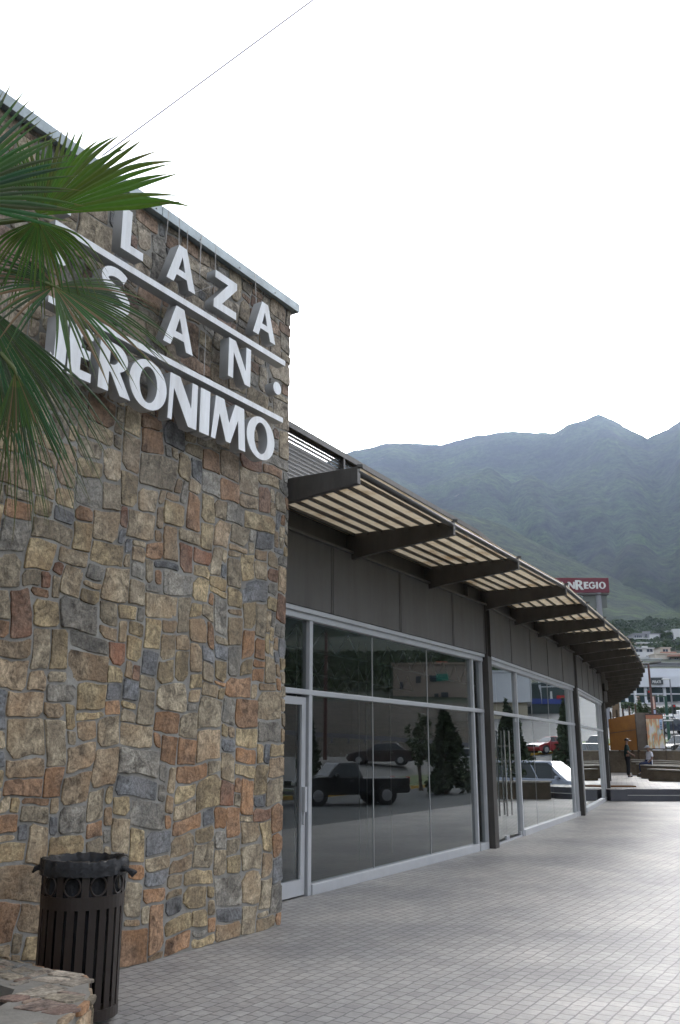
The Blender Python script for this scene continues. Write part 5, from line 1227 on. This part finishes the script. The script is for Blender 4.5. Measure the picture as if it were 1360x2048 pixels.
for k in range(9):
    p = gpt(1296 + 9 * k, 150); bm = B(); foliage(bm, (0, 0, .45), 1.0, .5, 500, 60 + k, .16); o = obj('hedge_clump', bm, M_leaf, None); o.location = p; tag(o, ['hedge clump nearest the dark bush, between the far roads','second clump of the far hedge strip from the dark bush','third clump of the far hedge strip from the dark bush','hedge clump just left of the pennant banner','hedge clump just right of the pennant banner','hedge clump left of the traffic light pole','hedge clump at the foot of the traffic light pole','hedge clump right of the traffic light pole','hedge clump cut by the right edge'][k], 'hedge', group='hedge strip between the far roads')
for u, Y, lab in ((1318, 97, None),):
    pass

# hillside houses
M_h = [new_mat('render_white', (.62, .62, .62), .8, var=.1, vscale=.2), new_mat('render_cream', (.56, .50, .42), .8, var=.15, vscale=.2), new_mat('render_grey', (.30, .30, .32), .85, var=.2, vscale=.2), new_mat('roof_tile', (.35, .12, .07), .8, var=.3, vscale=.6), new_mat('render_brick', (.42, .22, .16), .85)]
M_win = new_mat('house_window', (.03, .035, .05), .2)
def house(u0, u1, vt, vb, Y, m, label, roof=None, wins=(), depth=10, rz=0, extra=()):
    """block seen between photo columns u0,u1 and rows vt,vb at depth Y; windows given in the same photo coordinates"""
    Y = interp(vb, [(1256, 570), (1290, 425), (1341, 330), (1411, 190)]) - 6
    xa, xb = Xat(u0, Y), Xat(u1, Y); za, zb_ = Zat(vb, Y), Zat(vt, Y)
    t = thing('hillside_house', label, 'house', (0, Y, 0)); 
    bm = B(); box(bm, ((xa + xb) / 2, depth / 2, (za + zb_) / 2 - 4), (xb - xa, depth, zb_ - za + 8)); obj('walls', bm, M_h[m], t)
    bm = B(); box(bm, ((xa + xb) / 2, depth / 2 - .25, zb_ + .12), (xb - xa + .6, depth + .7, .3)); rf = obj('roof_slab', bm, M_h[m], t)
    if roof:
        bm = B(); xm = (xa + xb) / 2; h = Zat(vt - roof, Y); q = [(xa - .6, -.6, zb_ + .28), (xb + .6, -.6, zb_ + .28), (xb + .6, depth + .6, zb_ + .28), (xa - .6, depth + .6, zb_ + .28)]; vs = [bm.verts.new(p) for p in q]; r1, r2 = bm.verts.new((xm - (xb - xa) * .2, depth / 2, h)), bm.verts.new((xm + (xb - xa) * .2, depth / 2, h))
        for fc in ((vs[0], vs[1], r2, r1), (vs[1], vs[2], r2), (vs[2], vs[3], r1, r2), (vs[3], vs[0], r1), (vs[3], vs[2], vs[1], vs[0])): bm.faces.new(fc)
        obj('tile_roof', bm, M_h[3], t)
    for wu0, wu1, wv0, wv1 in wins:
        a, b, c, d = Xat(wu0, Y), Xat(wu1, Y), Zat(wv1, Y), Zat(wv0, Y); bm = B(); box(bm, ((a + b) / 2, -.02, (c + d) / 2), (b - a, .12, d - c)); wn = obj('window', bm, M_win, t)
        bm = B(); box(bm, ((a + b) / 2, -.12, c - .1), (b - a + .4, .25, .16)); obj('sill', bm, M_h[m], wn)
        bm = B(); box(bm, ((a + b) / 2, -.1, (c + d) / 2), (.1, .08, d - c)); obj('mullion', bm, M_wht, wn)
    for nm, eu0, eu1, ev0, ev1, mm, pr in extra:
        a, b, c, d = Xat(eu0, Y), Xat(eu1, Y), Zat(ev1, Y), Zat(ev0, Y); bm = B(); box(bm, ((a + b) / 2, -pr / 2 - .03, (c + d) / 2), (b - a, pr, d - c)); obj(nm, bm, M_h[mm], t)
house(1278, 1333, 1268, 1292, 520, 2, 'grey unfinished concrete house with an open terrace, highest in the middle', wins=((1280, 1287, 1271, 1276), (1288, 1294, 1271, 1276), (1301, 1305, 1268.5, 1274), (1313, 1324, 1281, 1286)), extra=(('terrace_slab', 1276, 1312, 1277, 1279, 0, 3), ('upper_block', 1296, 1312, 1263, 1268, 2, .5), ('shutter', 1310, 1330, 1269, 1280, 0, .4)))
house(1346, 1372, 1263, 1294, 500, 0, 'white three storey house at the right edge on the hillside', wins=((1348, 1354, 1270, 1275), (1348, 1354, 1279, 1283)), extra=(('stair_tower', 1356, 1372, 1259, 1294, 0, 2),))
house(1246, 1260, 1264, 1272, 560, 0, 'small white flat house just above the canopy curve', wins=((1249, 1252, 1266, 1269),))
house(1262, 1281, 1286, 1298, 470, 3, 'house with a red roof beside the canopy edge', roof=2)
house(1282, 1345, 1287, 1302, 455, 1, 'long cream house with a wide arched opening', wins=((1284, 1296, 1291, 1296),), extra=(('parapet', 1281, 1322, 1285, 1287.5, 0, 1.2),))
house(1274, 1316, 1297, 1325, 430, 0, 'white cubic house with two wide windows on its top floor', wins=((1279, 1293, 1298.5, 1304), (1302, 1314, 1298, 1304), (1291, 1296, 1313, 1318)), extra=(('chimney', 1292, 1301, 1293, 1297, 0, 2), ('lower_block', 1276, 1310, 1308, 1330, 0, 2.5)))
house(1331, 1350, 1296, 1322, 425, 1, 'cream house with a small orange tiled hip roof', roof=4, wins=((1335, 1345, 1298.5, 1303.5),), extra=(('eave', 1328, 1358, 1304.5, 1307.5, 4, 2),))
house(1318, 1375, 1308, 1330, 400, 1, 'wide cream house with a long tiled eave at the right', wins=((1345, 1349, 1316, 1319), (1357, 1364, 1316, 1322)), extra=(('eave', 1342, 1378, 1311, 1314, 4, 2.5),))
house(1350, 1380, 1294, 1306, 440, 1, 'pale pink house cut by the right edge of the photo', wins=((1356, 1364, 1298, 1303),))
house(1290, 1330, 1318, 1332, 360, 0, 'pale sloped building below the white cubic house', wins=((1300, 1304, 1311.5, 1313),))
house(1282, 1400, 1327, 1345, 300, 2, 'long grey roofed warehouse behind the showroom')
house(1246, 1400, 1341, 1352, 240, 0, 'long white roofed building directly behind the showroom', wins=((1340, 1358, 1348, 1350),))
for k, (u, v_, h_, lab) in enumerate(((1250, 1275, 7, 'green tree behind the small white flat house'), (1264, 1277, 8, 'round tree above the red roofed house'), (1272, 1273, 6, 'small tree left of the grey concrete house'), (1336, 1277, 7, 'tree between the grey house and the white tall house'), (1341, 1294, 6, 'low tree below the white tall house'), (1322, 1266, 6, 'tree behind the grey concrete house'), (1357, 1297, 5, 'small tree under the white tall house'), (1268, 1284, 5, 'bushy tree beside the red roof'))):
    Y_ = interp(v_, [(1256, 570), (1290, 425), (1341, 330)]); p = at(u, 1503, Y_); p.z = gxy(p.x, p.y) - 1; tree('hillside_tree', lab, 'tree', p, h_, h_ * .55, 90 + k, n=900, size=.8, trunk=.05, group='trees among the hillside houses')
bm = B(); rnd = random.Random(8)
for k in range(7000):
    az = rnd.uniform(13, 22); r = rnd.uniform(400, 760); x, y = math.sin(R(az)) * r, math.cos(R(az)) * r; z = gz(az, r) if r < 640 else 81 + (r - 640) * .12; s = rnd.uniform(.5, 1.7)
    for _ in range(3):
        a = Vector((rnd.gauss(0, 1), rnd.gauss(0, 1), rnd.gauss(0, 1))).normalized(); q = a.cross(Vector((rnd.gauss(0, 1), rnd.gauss(0, 1), 1))).normalized(); p = Vector((x, y, z + s * .4))
        bm.faces.new([bm.verts.new(p + a * s), bm.verts.new(p + q * s), bm.verts.new(p - a * s), bm.verts.new(p - q * s)])
tag(obj('hill_scrub', bm, M_leaf), 'green scrub covering the slope above the houses', kind='stuff')

# roadside sign above the canopy
YB = 120; xa, xb_ = Xat(1084, YB, 1170), Xat(1216.5, YB, 1170); za, zb_ = Zat(1186, YB), Zat(1156.5, YB)
g = gpt(1195, YB); t = thing('roadside_sign', 'tall maroon roadside sign with white letters rising behind the canopy', 'sign', (0, YB, 0))
M_mar = new_mat('maroon', (.14, .008, .022), .5); bm = B(); box(bm, ((xa + xb_) / 2, 0, (za + zb_) / 2), (xb_ - xa, .7, zb_ - za)); bd = obj('sign_box', bm, M_mar, t, bevel=.03)
sc_ = (xb_ - xa) / 132.5; zl = Zat(1178.5, YB)
G2 = {'B': [[(0, 0)] + ell(.55, .27, .42, .27, 12, -90, 60) + ell(.5, .76, .40, .24, 12, -50, 90) + [(0, 1)], [(.32, .18), (.55, .18), (.62, .27), (.55, .40), (.32, .40)], [(.32, .60), (.5, .60), (.58, .7), (.5, .82), (.32, .82)]],
      'G': [stroke([(.5 + .42 * math.cos(R(a)), .5 + .42 * math.sin(R(a))) for a in range(40, 361, 16)] + [(.92, .48), (.55, .48)], [.2] * 23)]}
for ch, u0, u1, big in (('B', 1090, 1108, 0), ('A', 1109, 1132, 0), ('N', 1134, 1148, 0), ('R', 1149, 1164, 1), ('E', 1166, 1175, 0), ('G', 1176, 1189, 0), ('I', 1190.5, 1194, 0), ('O', 1196, 1209.5, 0)):
    src = G2.get(ch) or G[ch]; cu = bpy.data.curves.new('letter', 'CURVE'); cu.dimensions = '2D'; cu.fill_mode = 'BOTH'; cu.extrude = .05
    x0, x1 = xa + (u0 - 1084) * sc_, xa + (u1 - 1084) * sc_; z0, z1 = (Zat(1180.5, YB), Zat(1161.5, YB)) if big else (zl, Zat(1165, YB))
    for poly in src:
        s_ = cu.splines.new('POLY'); s_.points.add(len(poly) - 1); s_.use_cyclic_u = True
        for i, (x, y) in enumerate(poly): s_.points[i].co = (lerp(x0, x1, x), lerp(z0, z1, y), 0, 1)
    tmp = bpy.data.objects.new('tmp', cu); C.objects.link(tmp); me = bpy.data.meshes.new_from_object(tmp.evaluated_get(bpy.context.evaluated_depsgraph_get())); bpy.data.objects.remove(tmp); bpy.data.curves.remove(cu)
    me.name = 'letter'; me.materials.clear(); me.materials.append(M_white); me.transform(Matrix.Translation((0, -.41, 0)) @ Matrix.Rotation(R(90), 4, 'X')); o = bpy.data.objects.new('letter', me); C.objects.link(o); o.parent = bd
bm = B(); box(bm, ((xa + xb_) / 2, 0, za - .25), (xb_ - xa - .3, .9, .14)); obj('walkway', bm, M_steel, t)
xm = Xat(1184, YB, 1200); bm = B(); box(bm, (xm + .4, .1, (Zat(1216, YB) + Zat(1192, YB)) / 2), (Xat(1208, YB) - Xat(1160, YB), .3, Zat(1192, YB) - Zat(1216, YB))); obj('lower_panel', bm, new_mat('old_panel', (.14, .15, .14), .8), t)
bm = B(); tube(bm, [(xm + .9, 0, g.z), (xm + .9, 0, za)], .38, 14); obj('pole', bm, M_greypole, t)

# ------------------------------------------------------------------ what the windows mirror
def vp(i, u, dist): d = ray(u, 1503); d.z = 0; d.normalize(); return mirror(i, d * dist)
def vz(v, dist, i=0): return EYE + (1503 - v) / 1863 * dist
p = seen_in(0, 893, 47); tree('conifer', 'dark bushy conifer on the grass strip, mirrored right in the nearest window', 'tree', p, 3.9, 1.35, 201, n=6000, cone=True, trunk=.05, size=.16, mat=M_leaf2)
p = seen_in(0, 842, 52); tree('thin_tree', 'thin leafy tree beside the dark conifer, mirrored in the nearest window', 'tree', p, 3.9, .8, 202, n=1200, trunk=.35, size=.13)
p = seen_in(0, 618, 45); tree('conifer', 'dark conifer on the grass strip, mirrored at the left mullion', 'tree', p, 3.6, .8, 203, n=3500, cone=True, trunk=.05, size=.16, mat=M_leaf2)
p = seen_in(1, 1018, 44); tree('conifer', 'tall dark conifer mirrored behind the glass door handles', 'tree', p, 3.9, .85, 204, n=4500, cone=True, trunk=.05, size=.15, mat=M_leaf2)
p = seen_in(1, 1132, 60); tree('conifer', 'dark conifer mirrored at the right side of the second window', 'tree', p, 4.0, .8, 205, n=3500, cone=True, trunk=.05, size=.15, mat=M_leaf2)
# guard rail
bm = B(); a = seen_in(0, 560, 74); b = seen_in(0, 975, 84); a.z += .95; b.z += .95; d = (b - a); 
t = thing('guard_rail', 'grey guard rail along the far side of the road, mirrored in the nearest window', 'guard rail', (0, 0, 0))
bar(bm, a, b, .08, .34); obj('beam', bm, M_greypole, t)
for k in range(14): q = a.lerp(b, k / 13); bm = B(); box(bm, (q.x, q.y, q.z - .45), (.12, .12, 1.0)); obj('post', bm, M_greypole, t)
p = seen_in(0, 652, 66); bm = B(); tube(bm, [(0, 0, 0), (0, 0, 9)], [.16, .12], 10); o = obj('utility_pole', bm, M_pole); o.location = p; tag(o, 'dark wooden utility pole by the road, mirrored in the nearest window', 'pole')
# pale block on the slope
def mblock(i, u0, u1, dist, v0, v1, name, label, mat, wins, depth=14):
    a, b = vp(i, u0, dist), vp(i, u1, dist); d = (b - a); L = d.length; d.normalize(); ang = math.atan2(d.y, d.x); za, zb_ = vz(v1, dist), vz(v0, dist)
    t = thing(name, label, 'building', (a.x, a.y, 0), ang); c = ((a + b) / 2); sgn = 1 if Vector((-d.y, d.x, 0)).dot(c) > 0 else -1
    bm = B(); box(bm, (L / 2, sgn * depth / 2, (za + zb_) / 2 - 2), (L, depth, zb_ - za + 4)); obj('walls', bm, mat, t)
    bm = B(); box(bm, (L / 2, sgn * depth / 2, zb_ + .15), (L + .5, depth + .5, .3)); obj('roof', bm, mat, t)
    for wu0, wu1, wv0, wv1, mm in wins:
        x0, x1 = L * (wu0 - u0) / (u1 - u0), L * (wu1 - u0) / (u1 - u0); z0, z1 = vz(wv1, dist), vz(wv0, dist); bm = B(); box(bm, ((x0 + x1) / 2, -sgn * .05, (z0 + z1) / 2), (x1 - x0, .25, z1 - z0)); obj('window', bm, mm, t)
    return t
M_greenwin = new_mat('green_window', (.05, .25, .19), .2)
mblock(0, 790, 960, 140, 1332, 1402, 'hill_building', 'pale two storey building with green windows, mirrored high in the nearest window', new_mat('render_tan', (.34, .28, .23), .85, var=.1, vscale=.2), [(864, 876, 1354, 1366, M_win), (876, 903, 1351, 1365, M_greenwin), (803, 809, 1366, 1380, M_win), (836, 846, 1355, 1368, M_win), (872, 880, 1390, 1400, M_win), (886, 902, 1388, 1400, M_win), (876, 902, 1326, 1331, new_mat('orange_tank', (.5, .12, .04), .6))])
mblock(1, 985, 1062, 150, 1366, 1402, 'warehouse', 'cream building with a white curved roof edge, mirrored in the second window', new_mat('cream2', (.45, .40, .30), .85), [(1012, 1036, 1372, 1402, new_mat('yellow_banner', (.60, .33, .03), .7, var=.5, vscale=.4, col2=(.3, .3, .3))), (985, 1000, 1362, 1370, M_win), (990, 994, 1386, 1394, M_win)])
mblock(1, 975, 1070, 149, 1349, 1358, 'warehouse_roof', 'white roof band above the cream building, mirrored in the second window', M_wht, [], 16)
mblock(1, 1062, 1140, 165, 1375, 1412, 'glass_showroom', 'glass building with a blue base, mirrored at the right of the second window', new_mat('dim_glass', (.05, .07, .07), .2), [(1062, 1139, 1402, 1412, new_mat('blue_base', (.03, .06, .30), .6)), (1086, 1088, 1362, 1412, M_wht), (1088, 1120, 1378, 1380, M_wht), (1108, 1114, 1388, 1402, M_white), (1120, 1139, 1396, 1404, M_lampr)])
# dark scrub on the slope above the rock cut
bm = B(); rnd = random.Random(5)
for k in range(9000):
    az = rnd.uniform(36, 64); r = Rk(az) + rnd.uniform(112, 300); x, y = math.sin(R(az)) * r, math.cos(R(az)) * r; z = gz(az, r); s = rnd.uniform(.12, .4) * (1 + max(0, r - 110) / 90)
    for _ in range(3):
        a = Vector((rnd.gauss(0, 1), rnd.gauss(0, 1), rnd.gauss(0, 1))).normalized(); q = a.cross(Vector((rnd.gauss(0, 1), rnd.gauss(0, 1), 1))).normalized(); p = Vector((x, y, z + s * .5))
        bm.faces.new([bm.verts.new(p + a * s), bm.verts.new(p + q * s), bm.verts.new(p - a * s), bm.verts.new(p - q * s)])
tag(obj('slope_scrub', bm, M_leaf), 'dark scrub covering the slope across the road', kind='stuff')

# ------------------------------------------------------------------ air
HZ = True
if HZ:
    bm = B(); box(bm, (0, 0, 600), (7400, 7400, 1290)); 
    for v in bm.verts: v.co.z = -2.5 if v.co.z < 600 else 1500
    m = bpy.data.materials.new('air'); m.use_nodes = True; m.node_tree.nodes.clear(); o_ = m.node_tree.nodes.new('ShaderNodeOutputMaterial'); pv_ = m.node_tree.nodes.new('ShaderNodeVolumePrincipled')
    pv_.inputs['Color'].default_value = (.56, .71, 1, 1); pv_.inputs['Density'].default_value = .00009; pv_.inputs['Anisotropy'].default_value = .62
    m.node_tree.links.new(pv_.outputs[0], o_.inputs['Volume'])
    o = obj('haze', bm, m); tag(o, kind='stuff')
